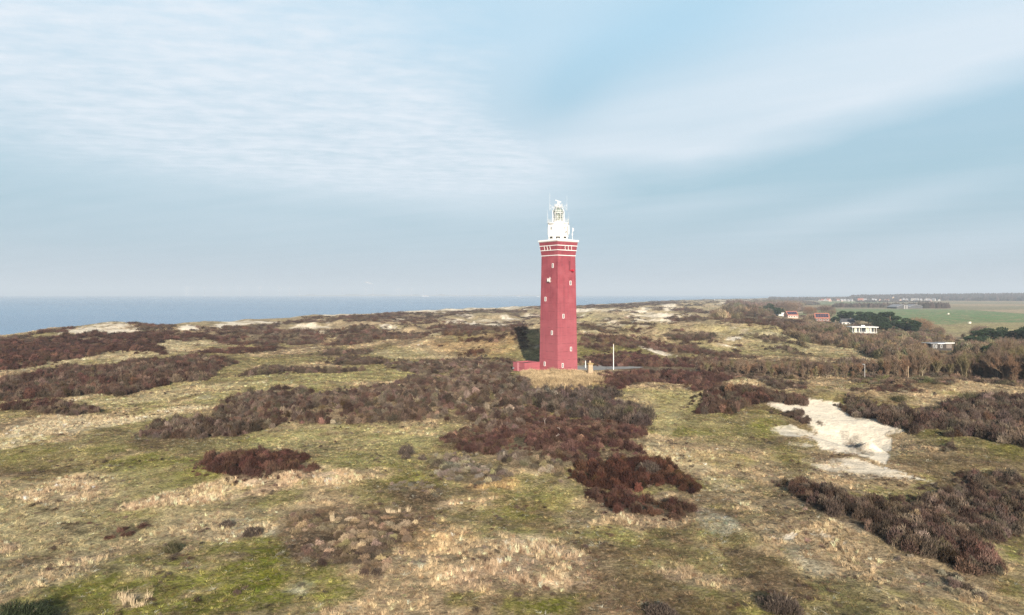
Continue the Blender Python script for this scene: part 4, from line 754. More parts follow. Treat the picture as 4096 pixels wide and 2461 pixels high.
# lantern
b = MB(); b.lathe([(1.5, 46.45), (1.5, 47.0)], 24); b.build('lantern_base', M['white2'], LH)
lens = MB().lathe([(.35, 46.9), (.6, 47.3), (.78, 48.0), (.78, 48.4), (.6, 49.1), (.35, 49.4)], 20).build('lens', M['lens'], LH, smooth=True)
gl, nt, bb_ = nmat('lantern_glass'); bb_.inputs['Base Color'].default_value = (.16, .20, .19, 1); bb_.inputs['Roughness'].default_value = .12; bb_.inputs['Alpha'].default_value = .6
b = MB(); b.lathe([(1.48, 47.0), (1.48, 49.6)], 24); b.build('lantern_glazing', gl, LH)
b = MB()
nb = 10
for k in range(nb):
    t0 = 2 * PI * k / nb; t1 = 2 * PI * (k + 1) / nb
    for za, zb in ((47.0, 48.3), (48.3, 49.6)):
        s0, s1 = (t0, t1) if (k + (za > 48)) % 2 else (t1, t0)
        b.tube((1.53 * math.cos(s0), 1.53 * math.sin(s0), za), (1.53 * math.cos(s1), 1.53 * math.sin(s1), zb), .032, n=4)
    b.tube((1.53 * math.cos(t0), 1.53 * math.sin(t0), 47.0), (1.53 * math.cos(t0), 1.53 * math.sin(t0), 49.6), .032, n=4)
b.ring(1.54, 47.02, .06, 24); b.ring(1.54, 48.3, .03, 24); b.ring(1.56, 49.62, .09, 24); b.build('astragals', M['white'], LH)
b = MB(); b.lathe([(1.62, 49.62), (1.6, 49.95), (1.45, 50.45), (1.12, 50.85), (.6, 51.12), (.05, 51.2)], 24); b.build('dome', M['copper'], LH, smooth=False)
b = MB()
for k in range(8):
    t = rad(225) + 2 * PI * (k + .5) / 8; c, s_ = math.cos(t), math.sin(t)
    for (r0, z0), (r1, z1) in (((1.95, 46.45), (1.95, 50.1)), ((1.95, 50.1), (1.2, 51.35)), ((1.2, 51.35), (.25, 52.45))):
        b.tube((r0 * c, r0 * s_, z0), (r1 * c, r1 * s_, z1), .06, n=5)
b.ring(1.2, 51.35, .07, 8, a0=rad(225 + 22.5)); b.ring(1.95, 50.1, .05, 8, a0=rad(225 + 22.5)); b.build('outer_cage', M['white'], LH)
b = MB(); b.lathe([(1.25, 51.5), (1.25, 51.56)], 16); b.build('top_platform', M['white2'], LH)
b = MB()
for z in (51.95, 52.4): b.ring(1.25, z, .018, 16)
for k in range(16): t = 2 * PI * k / 16; b.tube((1.25 * math.cos(t), 1.25 * math.sin(t), 51.56), (1.25 * math.cos(t), 1.25 * math.sin(t), 52.42), .025, n=4)
b.build('top_railing', M['white2'], LH)
# radar scanner
b = MB(); b.tube((0, 0, 52.3), (0, 0, 52.9), .18, n=8); b.lathe([(.3, 52.75), (.38, 52.9), (.3, 53.1)], 12); b.build('radar_pedestal', M['white'], LH)
mrt = Matrix.Translation((0, 0, 53.35)) @ Matrix.Rotation(rad(-LR * 0 - 60), 4, 'Z') @ Matrix.Rotation(rad(22), 4, 'Y')
b = MB(); b.box(-1.0, 1.0, -.12, .12, -.1, .1, mrt); b.build('radar_scanner', M['white2'], LH)
# whip aerials on lattice arms: left and right of the lantern as seen from the front
inv = Matrix.Rotation(-LR, 4, 'Z')
for sx, top in ((-1, 55.9), (1, 55.1)):
    b = MB(); x = 2.7 * sx
    pts = [(x, 0, 50.9), (x, 0, top)]
    b.tube(inv @ Vector(pts[0]), inv @ Vector(pts[1]), .02, n=5); b.tube(inv @ Vector((x, 0, 50.4)), inv @ Vector((x, 0, 52.6)), .035, n=5)
    for z0, z1 in ((51.0, 51.4), (52.2, 51.5), (51.0, 50.1)): b.tube(inv @ Vector((x, 0, z0)), inv @ Vector((1.3 * sx, 0, z1)), .022, n=5)
    for q0, q1 in (((x, 52.2), (x * .75, 51.1)), ((x * .75, 51.85), (x * .6, 50.9)), ((x * .6, 51.65), (x * .55, 50.5))): b.tube(inv @ Vector((q0[0], 0, q0[1])), inv @ Vector((q1[0], 0, q1[1])), .018, n=4)
    b.build('whip_aerial', M['white2'], LH)
for x, z0, z1 in ((-3.45, 46.3, 50.6), (-3.3, 46.3, 49.4), (3.3, 46.3, 49.9), (3.05, 46.3, 48.4)):
    b = MB(); b.tube(inv @ Vector((x, 0, z0)), inv @ Vector((x, 0, z1)), .025, .012, n=5); b.build('rod_aerial', M['white2'], LH)
for x, z0, z1, w in ((-3.22, 42.7, 45.4, .10), (3.25, 42.9, 45.8, .13)):
    b = MB(); b.box(x - w, x + w, -.15, .15, z0, z1, inv); b.box(min(x, x * .85), max(x, x * .85), -.04, .04, (z0 + z1) / 2, (z0 + z1) / 2 + .12, inv); b.build('panel_aerial', M['white2'], LH)
b = MB(); p = inv @ Vector((4.45, -.2, 0)); b.tube((p.x, p.y, 40.98), (p.x, p.y, 45.0), .055, n=6)
b.box(-.18, .18, -.1, .1, 43.9, 44.8, Matrix.Translation(inv @ Vector((4.62, -.2, 0))) @ inv); b.box(-.14, .14, -.1, .1, 42.6, 43.1, Matrix.Translation(inv @ Vector((4.38, -.2, 0))) @ inv); b.build('mast_aerial', M['white2'], LH)
b = MB(); m = Matrix.Rotation(rad(225 + 45) + PI / 2, 4, 'Z') @ Matrix.Translation((0, -3.0, 0)); b.box(.2, .5, -.5, 0, 43.6, 43.7, m); b.box(.1, .3, -.35, -.05, 43.2, 43.55, m); b.build('camera_bracket', M['grey'], LH)
b = MB()
for z in np.arange(42.6, 45.4, .35): b.box(.75, 1.1, -.14, -.08, z, z + .05, m)
b.box(.74, .78, -.14, -.06, 42.4, 45.5, m); b.box(1.07, 1.11, -.14, -.06, 42.4, 45.5, m); b.build('ladder', M['grey'], LH)

# ------------------------------------------------------------------ low red annex left of the tower
AX = tag(empty('red_annex', (pw(2098, 218.6), 218.6, 0), LR), 'low flat roofed red annex joined to the left foot of the lighthouse', 'annex')
# near corner at the origin; one wall runs back-left (local +y), one runs back-right (local +x)
LA, LB, HA = 5.6, 6.2, 2.9
b = MB()
for x0, x1, y0, y1 in ((0, LB, 0, .3), (0, .3, .3, LA), (LB - .3, LB, .3, LA), (.3, LB - .3, LA - .3, LA)): b.box(x0, x1, y0, y1, -1.2, HA)
b.build('wall', M['red'], AX)
b = MB(); b.box(.301, LB - .301, .301, LA - .301, HA - .55, HA - .4); b.build('flat_roof', M['dark'], AX)
b = MB()
for x0, x1, y0, y1 in ((-.04, LB + .04, -.04, .32), (-.04, .32, .32, LA + .04)): b.box(x0, x1, y0, y1, HA, HA + .07)
b.build('coping', M['reddark'], AX)
b = MB(); b.tube((-.08, 3.2, 0), (-.08, 3.2, HA - .05), .06); b.tube((-.08, 2.7, 0), (-.08, 2.7, HA - .05), .06); b.build('downpipe', plain('pink_pipe', (.6, .3, .33), .5, .05), AX)
b = MB(); b.tube((-.15, LA - .5, .9), (-.5, LA - .5, .9), .3, n=10); b.build('wall_lamp', M['grey'], AX)

# brick pillar, pole, post
px_ = pw(2360, 206); b = MB()
PL = tag(empty('brick_pillar', (px_, 206, gz(px_, 206)), rad(12)), 'pale brick pillar with a mossy cap and round stone knob beside the yard', 'pillar')
z0 = gz(px_, 206); hh = 24 - (1453 - CV) * 206 / F - z0
MB().square([(.72, -1), (.70, 0), (.64, hh - .35)]).build('pillar_shaft', M['stone'], PL)
MB().square([(.66, hh - .35), (.80, hh - .22), (.80, hh)]).build('cap', M['lichcap'], PL)
MB().lathe([(.3, hh), (.33, hh + .3), (.26, hh + .62), (.1, hh + .75)], 12).build('knob', M['stone'], PL, smooth=True)
x = pw(2454, 226); z0 = gz(x, 226); zt = 24 - (1377 - CV) * 226 / F
FP = tag(empty('white_pole', (x, 226, z0)), 'tall plain white flagpole standing at the edge of the paved yard', 'flagpole')
MB().tube((0, 0, -.3), (0, 0, zt - z0), .15, .10, 10).build('pole', M['white'], FP); MB().lathe([(.16, zt - z0), (.18, zt - z0 + .1), (.05, zt - z0 + .25)], 10).build('finial', M['lichcap'], FP)
def post(name, u, ytop, Y, r, lab, cat, arm=False, mat='white2', yb=None):
    x = pw(u, Y); z0 = gz(x, Y); h = 24 - (ytop - CV) * Y / F - z0
    o = tag(empty(name, (x, Y, z0)), lab, cat); MB().tube((0, 0, -.3), (0, 0, h), r, r * .8, 8).build('pole', M[mat], o)
    if arm: MB().tube((0, 0, h - .05), (-.5, 0, h), r * .8, r * .7, 6).build('arm', M[mat], o); MB().box(-.75, -.3, -.12, .12, h - .12, h + .02).build('lamp_head', M['grey'], o)
    return o
post('lamp_post', 3459, 1457, 200, .11, 'short white lamp post with a bent head in front of the bare trees', 'lamp post', True, mat='vilwall')
post('wooden_pole', 3633, 1464, 198, .10, 'thin pale pole among the bare trees right of the lamp post', 'pole', mat='stone')
post('marker_post', 2342, 1443, 232, .16, 'little white and dark post behind the yard near the tower', 'post')
post('fence_post', 1915, 1452, 226, .07, 'thin pale post in the brush left of the red annex', 'post', mat='stone')
post('dune_marker', 2859, 1196, 2300, .8, 'tiny white marker on the far dune ridge by the sea', 'marker')

# ------------------------------------------------------------------ houses
def house(name, u, Y, w, d, h, roof_h, wall, roof, label, rz=0.0, solar=False, z=None, group=None, dark_side=True, chim=True, detail=True):
    x = pw(u, Y); z0 = gz(x, Y) if z is None else z
    o = tag(empty(name, (x, Y, z0), rz), label, 'house', group)
    MB().box(-w / 2, w / 2, -d / 2, d / 2, -2, h).add([(-w / 2, -d / 2, h), (-w / 2, d / 2, h), (-w / 2, 0, h + roof_h - .05), (w / 2, -d / 2, h), (w / 2, d / 2, h), (w / 2, 0, h + roof_h - .05)], [(0, 2, 1), (3, 4, 5)]).build('wall', M[wall], o)
    e = .5; t = .25; k = roof_h / (d / 2)
    b = MB()
    for s in (-1, 1):
        vs = [(-w / 2 - e, s * (d / 2 + e), h - e * k), (w / 2 + e, s * (d / 2 + e), h - e * k), (w / 2 + e, 0, h + roof_h), (-w / 2 - e, 0, h + roof_h)]
        vs += [(a, b_, c + t) for a, b_, c in vs]; b.add(vs, [(0, 1, 2, 3), (7, 6, 5, 4), (0, 4, 5, 1), (1, 5, 6, 2), (3, 2, 6, 7), (0, 3, 7, 4)])
    rf = b.build('roof', M[roof], o)
    if chim: MB().box(-.35, .35, .1, .8, h + roof_h * .6, h + roof_h + 1.0, Matrix.Translation((w * .28, 0, 0))).build('chimney', M['brick'], rf)
    if detail:
        nw = max(2, int(w / 3))
        for k2 in range(nw):
            xx = -w / 2 + (k2 + .5) * w / nw
            f = MB(); wframe(f, Matrix.Translation((xx, -d / 2, h * .5)), .85, .8, .14, .08); f = f.build('window', M['white'], o); MB().box(-.72, .72, -.03, .01, -.67, .67, Matrix.Translation((xx, -d / 2, h * .5))).build('pane', M['darkglass'], f)
        f = MB(); wframe(f, Matrix.Translation((-w / 2, 0, h * .6)) @ Matrix.Rotation(rad(-90), 4, 'Z'), .7, .7, .14, .08); f = f.build('window', M['white'], o); MB().box(-.57, .57, -.03, .01, -.57, .57, Matrix.Translation((-w / 2, 0, h * .6)) @ Matrix.Rotation(rad(-90), 4, 'Z')).build('pane', M['darkglass'], f)
    if solar:
        al = math.atan(k); n = 5
        for r in range(2):
            for c in range(n):
                m = Matrix.Translation((-w * .36 + c * w * .18, -d * (.36 - .17 * r), h + roof_h - (d / 2 - (d / 2 - d * (.36 - .17 * r))) * k + t + .06)) @ Matrix.Rotation(al, 4, 'X')
                MB().box(-w * .082, w * .082, -d * .075 / math.cos(al), d * .075 / math.cos(al), .0, .06, m).build('solar_panel', M['solar'], rf)
    return o
house('brick_house', 3164, 812, 12.5, 9, 3.4, 4.2, 'pinkwall', 'orange_tile', 'brick house with red roof and solar panels beside the dark pine, left one of two', rad(8), True)
house('brick_house', 3286, 727, 13.5, 9, 3.6, 4.6, 'brick', 'orange_tile', 'brown gabled house with orange roof and solar panels, left of the long row of pines', rad(-14), True)
house('white_cottage', 3123, 860, 12, 7, 2.2, 2.4, 'offwhite', 'offwhite', 'low all white cottage immediately left of the red roofed brick house', rad(10), detail=False)
house('white_cottage', 3072, 900, 11, 7, 2.2, 3.0, 'white2', 'greyroof', 'pale grey roofed cottage among dark pines, left of the all white cottage', rad(35), detail=False)
house('dark_roof_cottage', 3388, 640, 10.5, 8, 3.0, 2.6, 'offwhite', 'darkroof', 'white walled cottage with dark roof under the pines above the bungalow', rad(-12))
# white bungalow on stilts
x = pw(3450, 452); z0 = 24 - (1330 - CV) * 452 / F
BG = tag(empty('white_bungalow', (x, 452, z0), rad(-6)), 'modern flat roofed cream bungalow with veranda in front of the pines', 'house')
MB().box(-6.0, 6.0, -3, 4, 0, 3.3).build('wall', M['cream'], BG); rf = MB().box(-8.0, 8.0, -4.6, 5, 3.3, 3.75).build('roof', M['white'], BG)
MB().box(-.9, 1.1, -1, .6, 3.75, 4.6).build('chimney', M['white2'], rf)
for xx, w in ((-3.9, .75), (-.9, 1.9), (3.0, .5), (5.0, .85)):
    f = MB(); wframe(f, Matrix.Translation((xx, -3, 1.55)), w, 1.5, .12, .08); f = f.build('window', M['white'], BG); MB().box(-w + .12, w - .12, -.03, .01, -1.38, 1.38, Matrix.Translation((xx, -3, 1.55))).build('pane', M['darkglass'], f)
MB().box(-7.8, 7.0, -4.8, -3.001, -.25, -.01).build('veranda_floor', M['white2'], BG)
b = MB()
for xx in np.arange(-7.8, 7.1, 1.48): b.tube((xx, -4.75, 0), (xx, -4.75, 1.0), .04, n=4)
for z in (.5, 1.0): b.tube((-7.8, -4.75, z), (7.0, -4.75, z), .04, n=4)
b.build('veranda_railing', M['white'], BG)
for xx in (-7.6, -2.4, 2.4, 6.8): MB().tube((xx, -4.4, 0), (xx, -4.4, 3.3), .1, n=6).build('post', M['white'], BG)
b = MB()
for xx in (-5, 0, 5):
    for yy in (-2.5, 3): b.tube((xx, yy, -4), (xx, yy, 0), .18, n=6)
b.build('stilts', M['grey'], BG)
# dark hut
x = pw(3752, 318); z0 = 24 - (1394 - CV) * 318 / F
HT = tag(empty('dark_hut', (x, 318, z0), rad(10)), 'low dark timber hut with white edged flat roof sunk in the brushwood', 'hut')
MB().box(-5.5, 4.8, -2.5, 3, -3, 2.3).build('wall', M['darkwood'], HT)
rf = MB().box(-6.3, 0.8, -3.0, 3.4, 2.3, 2.5).box(.81, 5.6, -3.2, 3.2, 2.45, 2.65).build('roof', M['greyroof'], HT); MB().box(-2.8, .8, -3.08, -3.001, 2.22, 2.55).box(.81, 5.6, -3.28, -3.201, 2.35, 2.72).build('fascia', M['white'], rf)
for xx, w in ((-4.2, .5), (-3.0, .3), (-.5, .4)):
    f = MB(); wframe(f, Matrix.Translation((xx, -2.5, 1.1)), w, .75, .12, .08); f = f.build('window', M['white'], HT); MB().box(-w + .12, w - .12, -.03, .01, -.63, .63, Matrix.Translation((xx, -2.5, 1.1))).build('pane', M['darkglass'], f)
MB().box(2.0, 4.7, -2.56, -2.501, .2, 2.0).build('door', M['darkwood2'], HT)
# barns
def barn(u, Y, w, d, h, rh, label, roof='greyroof', rz=.0):
    x = pw(u, Y); z0 = gz(x, Y); o = tag(empty('barn', (x, Y, z0), rz), label, 'barn', 'farm sheds behind the green field')
    MB().box(-w / 2, w / 2, -d / 2, d / 2, -1, h).add([(-w / 2, -d / 2, h), (w / 2, -d / 2, h), (0, -d / 2, h + rh - .05), (-w / 2, d / 2, h), (w / 2, d / 2, h), (0, d / 2, h + rh - .05)], [(0, 1, 2), (4, 3, 5)]).build('wall', M['darkroof'], o)
    b = MB()
    for s in (-1, 1):
        vs = [(s * (w / 2 + .8), -d / 2 - .5, h - .3), (s * (w / 2 + .8), d / 2 + .5, h - .3), (0, d / 2 + .5, h + rh), (0, -d / 2 - .5, h + rh)]; vs += [(a, b_, c + .5) for a, b_, c in vs]
        b.add(vs, [(0, 1, 2, 3), (7, 6, 5, 4), (0, 4, 5, 1), (1, 5, 6, 2), (3, 2, 6, 7), (0, 3, 7, 4)])
    b.build('roof', M[roof], o); MB().box(-w * .3, -w * .05, -d / 2 - .12, -d / 2 - .001, 0, h * .8).build('door', M['darkroof'], o); return o
barn(3593, 1400, 27, 30, 3.2, 4.6, 'left and larger of two open gabled grey farm barns in the tree row', rz=.1)
barn(3651, 1420, 29, 30, 3.0, 4.4, 'right hand gabled grey farm barn in the tree row', rz=-.1)
for u, Y, w, l in ((3618, 1340, 2.6, 'pale narrow silo between the two farm barns'), (3627, 1345, 2.4, 'second pale silo, next to the right hand barn')):
    x = pw(u, Y); z0 = gz(x, Y); o = tag(empty('silo', (x, Y, z0)), l, 'silo'); MB().lathe([(w / 2, 0), (w / 2, 6.5)], 12).build('tank', M['vilwall'], o); MB().lathe([(w / 2 + .1, 6.5), (.3, 7.8)], 12).build('cap', M['greyroof'], o)
for u, Y, sz, l in ((3793, 985, 2.3, 'farther small white box standing alone in the green field'), (3878, 670, 2.4, 'nearer pale box standing alone in the field with its shadow')):
    x = pw(u, Y); z0 = gz(x, Y); o = tag(empty('field_box', (x, Y, z0), rad(20)), l, 'box'); MB().box(-sz / 2, sz / 2, -sz / 3, sz / 3, 0, sz * .72).build('body', M['bale'], o); MB().box(-sz / 2 - .1, sz / 2 + .1, -sz / 3 - .1, sz / 3 + .1, sz * .72, sz * .8).build('lid', M['stone'], o)
# the village: gables a few pixels across
vr = random.Random(4); vil = [3278, 3290, 3301, 3312, 3321, 3352, 3366, 3378, 3392, 3405, 3438, 3449, 3460, 3493, 3502, 3520, 3541, 3552, 3604, 3615, 3627, 3668, 3683, 3702, 3718, 3736, 3757]
for i, u in enumerate(vil):
    Y = vr.uniform(2750, 3050); red = u in (3290, 3312, 3438, 3449); z = gz(pw(u, Y), Y)
    house('village_house', u, Y, vr.uniform(8, 13), vr.uniform(8, 10), vr.uniform(3, 4.5), vr.uniform(4.5, 7), 'vilwall' if vr.random() < .75 else 'pinkwall', 'orange_tile' if red else vr.choice(['greyroof', 'brick', 'greyroof']),
          ('distant village house with an orange roof at the foot of the far wood' if red else 'pale distant gabled house of the village at the foot of the far wood'), vr.uniform(-1.2, 1.2), group='distant orange roofed village houses' if red else 'pale distant village houses', detail=False, chim=False)
def slabb(name, u, Y, w, d, h, mat, label, cat):
    x = pw(u, Y); z = gz(x, Y); o = tag(empty(name, (x, Y, z)), label, cat); MB().box(-w / 2, w / 2, -d / 2, d / 2, -1, h).build('wall', M[mat], o); MB().box(-w / 2 - .6, w / 2 + .6, -d / 2 - .6, d / 2 + .6, h, h + .9).build('roof', M['greyroof'], o)
    b = MB()
    for k in range(int(w / 5)): b.box(-w / 2 + 2 + k * 5, -w / 2 + 5 + k * 5, -d / 2 - .1, -d / 2 - .001, h * .3, h * .7)
    b.build('window_band', M['darkglass'], o)
slabb('long_hall', 3655, 3000, 34, 18, 9, 'vilwall', 'long pale flat hall in the distant village', 'hall'); slabb('long_hall', 3706, 3020, 16, 14, 9, 'vilwall', 'shorter white flat block to the right of the long village hall', 'hall')
x = pw(3571, 3100); z = gz(x, 3100); o = tag(empty('church_tower', (x, 3100, z)), 'small pale church tower rising over the distant village', 'church'); MB().box(-4, 4, -4, 4, 0, 16).build('tower', M['stone'], o); MB().square([(4.2, 16), (.1, 23)]).build('spire', M['darkroof'], o)

# ------------------------------------------------------------------ trees
def limb_tree(rng, h, spread, stems, twigs, tl=(.35, .9), tw=.03, depth=3, base=.12, low=False):
    T = MB(); V = []; Fq = []
    tips = []
    def grow(p, d, L, r, lev):
        q = p + d * L; T.tube(p, q, r, r * .62, 5 if lev < 2 else 4, caps=False)
        tips.append((p, q, lev))
        if lev >= depth: return
        for _ in range(rng.choice([2, 3, 3])):
            nd = (d + Vector((rng.gauss(0, 1), rng.gauss(0, 1), rng.gauss(.25, .5))) * (.42 * spread)).normalized(); grow(p.lerp(q, rng.uniform(.45, 1)), nd, L * rng.uniform(.55, .85), r * .55, lev + 1)
    for s_ in range(stems):
        a = rng.uniform(0, 2 * PI); rr = .5 * (stems > 1) * rng.uniform(.2, 1.2); p = Vector((math.cos(a) * rr, math.sin(a) * rr, -.3))
        d = Vector((math.cos(a) * .16 * spread * (stems > 1) + rng.gauss(0, .07), math.sin(a) * .16 * spread * (stems > 1) + rng.gauss(0, .07), 1)).normalized(); grow(p, d, h * .42 * rng.uniform(.6, 1.15), base * h / 7, 0)
    cand = [t for t in tips if t[2] >= (0 if low else 1)]
    if low: cand = cand + [t for t in tips if t[2] == 0] * 3
    for _ in range(twigs):
        p, q, lev = rng.choice(cand); c = p.lerp(q, rng.random()); d = ((q - p).normalized() + Vector((rng.gauss(0, .6), rng.gauss(0, .6), rng.gauss(.35, .4)))).normalized(); L = rng.uniform(*tl) * h / 7
        s = d.cross(Vector((rng.gauss(0, 1), rng.gauss(0, 1), rng.gauss(0, 1)))).normalized() * tw * h / 7; b = len(V)
        V.extend([c - s, c + s, c + d * L]); Fq.append((b, b + 1, b + 2))
        e = c + d * L * .5; d2 = (d + Vector((rng.gauss(0, .7), rng.gauss(0, .7), rng.gauss(.1, .5)))).normalized(); b = len(V); V.extend([e - s * .7, e + s * .7, e + d2 * L * .7]); Fq.append((b, b + 1, b + 2))
    tm = T.mesh('trunk'); cm = np_mesh('crown', np.array([tuple(v) for v in V]), np.array(Fq), 3); return tm, cm
def pine(rng, h, w, n=7500, shape='umbrella'):
    T = MB(); V = []; Fq = []; lobes = []
    T.tube((0, 0, -.4), (rng.gauss(0, .3), rng.gauss(0, .3), h * .75), .28, .14, 7)
    for k in range(16):
        a = rng.uniform(0, 2 * PI); r = w * rng.uniform(.1, .75); z = h * (rng.uniform(.35, .92)) * (1 - .22 * (r / w) ** 2)
        c = Vector((math.cos(a) * r, math.sin(a) * r, z)); lobes.append((c, rng.uniform(.26, .42) * w)); T.tube((0, 0, z * .72), c, .10, .04, 5)
    lobes.append((Vector((0, 0, h * .9)), w * .4))
    for _ in range(n):
        c, r = rng.choice(lobes); d = Vector((rng.gauss(0, 1), rng.gauss(0, 1), rng.gauss(.1, .8))).normalized(); p = c + Vector((d.x * r, d.y * r, d.z * r * .62)) * rng.uniform(.6, 1.06)
        u = d.cross(Vector((rng.gauss(0, 1), rng.gauss(0, 1), rng.gauss(0, 1)))).normalized() * rng.uniform(.10, .24); v = (d * .5 + u.cross(d) + Vector((0, 0, rng.gauss(.2, .3)))).normalized() * rng.uniform(.15, .34)
        b = len(V); V.extend([p - u, p + u, p + u * .4 + v, p - u * .4 + v]); Fq.append((b, b + 1, b + 2, b + 3))
    return T.mesh('trunk'), np_mesh('crown', np.array([tuple(v) for v in V]), np.array(Fq), 4)
def round_tree(rng, h=8.0, w=4.6, n=9000):
    T = MB(); V = []; Fq = []
    T.tube((0, 0, -.4), (0, 0, h * .3), .24, .18, 7); ends = []
    for k in range(26):
        a = rng.uniform(0, 2 * PI); e = rng.uniform(.25, 1.45); d = Vector((math.cos(a) * math.cos(e) * w * .8, math.sin(a) * math.cos(e) * w * .8, math.sin(e) * h * .62)); p = Vector((0, 0, h * rng.uniform(.08, .3))); T.tube(p, p + d * rng.uniform(.7, 1.0), .07, .02, 4, caps=False)
    lob = [(Vector((math.cos(a) * w * r, math.sin(a) * w * r, h * z)), q) for a, r, z, q in [(rng.uniform(0, 6.28), rng.uniform(.0, .5), rng.uniform(.3, .6), rng.uniform(.4, .62)) for _ in range(9)]]
    for _ in range(n):
        c, q = rng.choice(lob); d = Vector((rng.gauss(0, 1), rng.gauss(0, 1), rng.gauss(.25, .8))).normalized(); rr = rng.uniform(.35, 1.0) ** .45; p = c + Vector((d.x * w * q * rr, d.y * w * q * rr, d.z * h * q * .78 * rr))
        if p.z < .25: continue
        t = (p - Vector((0, 0, h * .1))).normalized() + Vector((rng.gauss(0, .3), rng.gauss(0, .3), rng.gauss(.15, .3))); t.normalize(); s_ = t.cross(Vector((rng.gauss(0, 1), rng.gauss(0, 1), rng.gauss(0, 1)))).normalized() * rng.uniform(.012, .022); L = rng.uniform(.3, .75); b = len(V); V.extend([p - s_, p + s_, p + t * L]); Fq.append((b, b + 1, b + 2))
    return T.mesh('trunk'), np_mesh('crown', np.array([tuple(v) for v in V]), np.array(Fq), 3)
def protos(fn, n, barkm, crownm):
    r = []
    for k in range(n):
        tm, cm = fn(random.Random(100 + k)); tm.materials.append(barkm); cm.materials.append(crownm if not isinstance(crownm, list) else crownm[k % len(crownm)]); r.append((tm, cm))
    return r
def place(name, pr, x, y, z, s, rz, label, cat, group=None, sz=None):
    o = empty(name, (x, y, z), rz); o.scale = (s, s, sz if sz else s); tag(o, label, cat, group)
    for nm, me in (('trunk', pr[0]), ('crown', pr[1])): c = bpy.data.objects.new(nm, me); c.parent = o; link(c)
    return o
TW = [M['twig'], M['twig2'], M['twig3'], M['twig4']]
slim = protos(lambda r: limb_tree(r, 7, r.uniform(.35, .75), r.choice([3, 5, 7]), 2400, (.4, 1.3), depth=3, base=.06, tw=.016, low=True), 10, M['bark'], TW)
wide = protos(lambda r: limb_tree(r, 7, 1.15, 2, 2200, depth=4, base=.15, tw=.02), 4, M['bark'], TW)
dome = protos(round_tree, 3, M['bark'], [M['twig'], M['twig2'], M['twig4']])
pines = protos(lambda r: pine(r, 9, 4.2), 4, M['redbark'], M['needle'])
rt = random.Random(9)
def tree_at(name, pr, u, vbase, Y, hpx, label, cat='tree', group=None, stretch=1.0, z=None):
    x = pw(u, Y); z = gz(x, Y) if z is None else z; hgt = hpx * Y / F; s = hgt / 8.0
    return place(name, pr, x, Y, z, s * stretch, rt.uniform(0, 2 * PI), label, cat, group, s)
# the bare wood in front, right of the yard
WOODP = np.array([(2790, 1500), (2880, 1492), (3000, 1504), (3150, 1516), (3300, 1516), (3460, 1506), (3640, 1516), (3800, 1512), (3900, 1518), (3990, 1528), (4096, 1538), (4250, 1548)], float)
wX, wY = unproj(WOODP[:, 0], WOODP[:, 1])
TOPP = [(2790, 1445), (2900, 1428), (3050, 1432), (3200, 1420), (3350, 1440), (3500, 1425), (3600, 1400), (3700, 1385), (3800, 1405), (3900, 1395), (4000, 1350), (4096, 1330), (4250, 1320)]
cnt = 0
for row, (dy, k) in enumerate(((0, 92), (7, 80), (16, 66), (28, 44))):
    for j in range(k):
        u = 2800 + (4240 - 2800) * (j + rt.random()) / k
        if row == 3 and u < 3450: continue
        Y = float(np.interp(u, WOODP[:, 0], wY)) + dy + rt.uniform(-4, 6) + 2; Y = min(Y, 270); x = pw(u, Y); top = float(np.interp(u, [p[0] for p in TOPP], [p[1] for p in TOPP]))
        z = gz(x, Y); h = (24 - (top - CV) * (Y) / F - z) * (rt.uniform(.45, .8) if rt.random() < .35 else rt.uniform(.8, 1.1))
        h = max(2.4, min(h, 11.5)); s = h / 8.2
        place('bare_tree', rt.choice(slim), x, Y, z, s * rt.uniform(.85, 1.15), rt.uniform(0, 6.28), 'slender multi stemmed bare tree in the brown grove right of the paved yard', 'bare tree', 'bare trees of the grove right of the yard', s); cnt += 1
place('spreading_bare_tree', wide[0], pw(3680, 206), 206, gz(pw(3680, 206), 206), 1.15, .4, 'tall pale limbed bare tree with wide fan of branches below the dark hut', 'bare tree')
DM = 'domed bare trees beyond the huts'
for i, (u, Y, top, pr, l, st) in enumerate(((3690, 500, 1258, dome[1], 'large domed bare russet tree at the edge of the green field, right of the pines', 2.5), (3760, 470, 1296, dome[0], 'lower bare tree at the right shoulder of the large domed tree', 2.1), (3925, 430, 1296, dome[2], 'broad bare purplish tree directly behind the dark pines at far right', 2.4),
        (3850, 440, 1330, dome[0], 'small bare bush like tree standing left of the dark pines at far right', 1.3), (4060, 420, 1330, dome[1], 'bare brown tree at the right edge beside the dark pine', 1.6), (3245, 900, 1218, dome[1], 'bare tree clump between the two red roofed houses, left crown', 2.2), (3300, 930, 1212, dome[2], 'bare purplish tree crown above the second red roofed house', 2.0), (3330, 900, 1232, dome[0], 'bare tree right behind the second red roofed house', 1.8),
        (3135, 1010, 1206, dome[2], 'far bare russet tree above the dark umbrella pine', 2.4), (3165, 1050, 1200, dome[0], 'far bare tree left of the beige field strip', 2.4), (3010, 1000, 1230, dome[1], 'pinkish bare tree beside the round dark pine', 1.2), (3780, 285, 1400, wide[1], 'grey bare tree right in front of the dark hut', 1.0), (3640, 300, 1348, dome[2], 'bare grey tree left of the dark hut', 1.3), (3480, 330, 1352, dome[1], 'rounded bare bush tree below the bungalow', 1.2))):
    x = pw(u, Y); z = gz(x, Y); h = 24 - (top - CV) * Y / F - z; place('bare_tree', pr, x, Y, z, h / (8.6 if pr in dome else 8.2) * (st * .75 if pr in dome else st), i * 1.3, l, 'bare tree', None, h / (8.6 if pr in dome else 7.4))
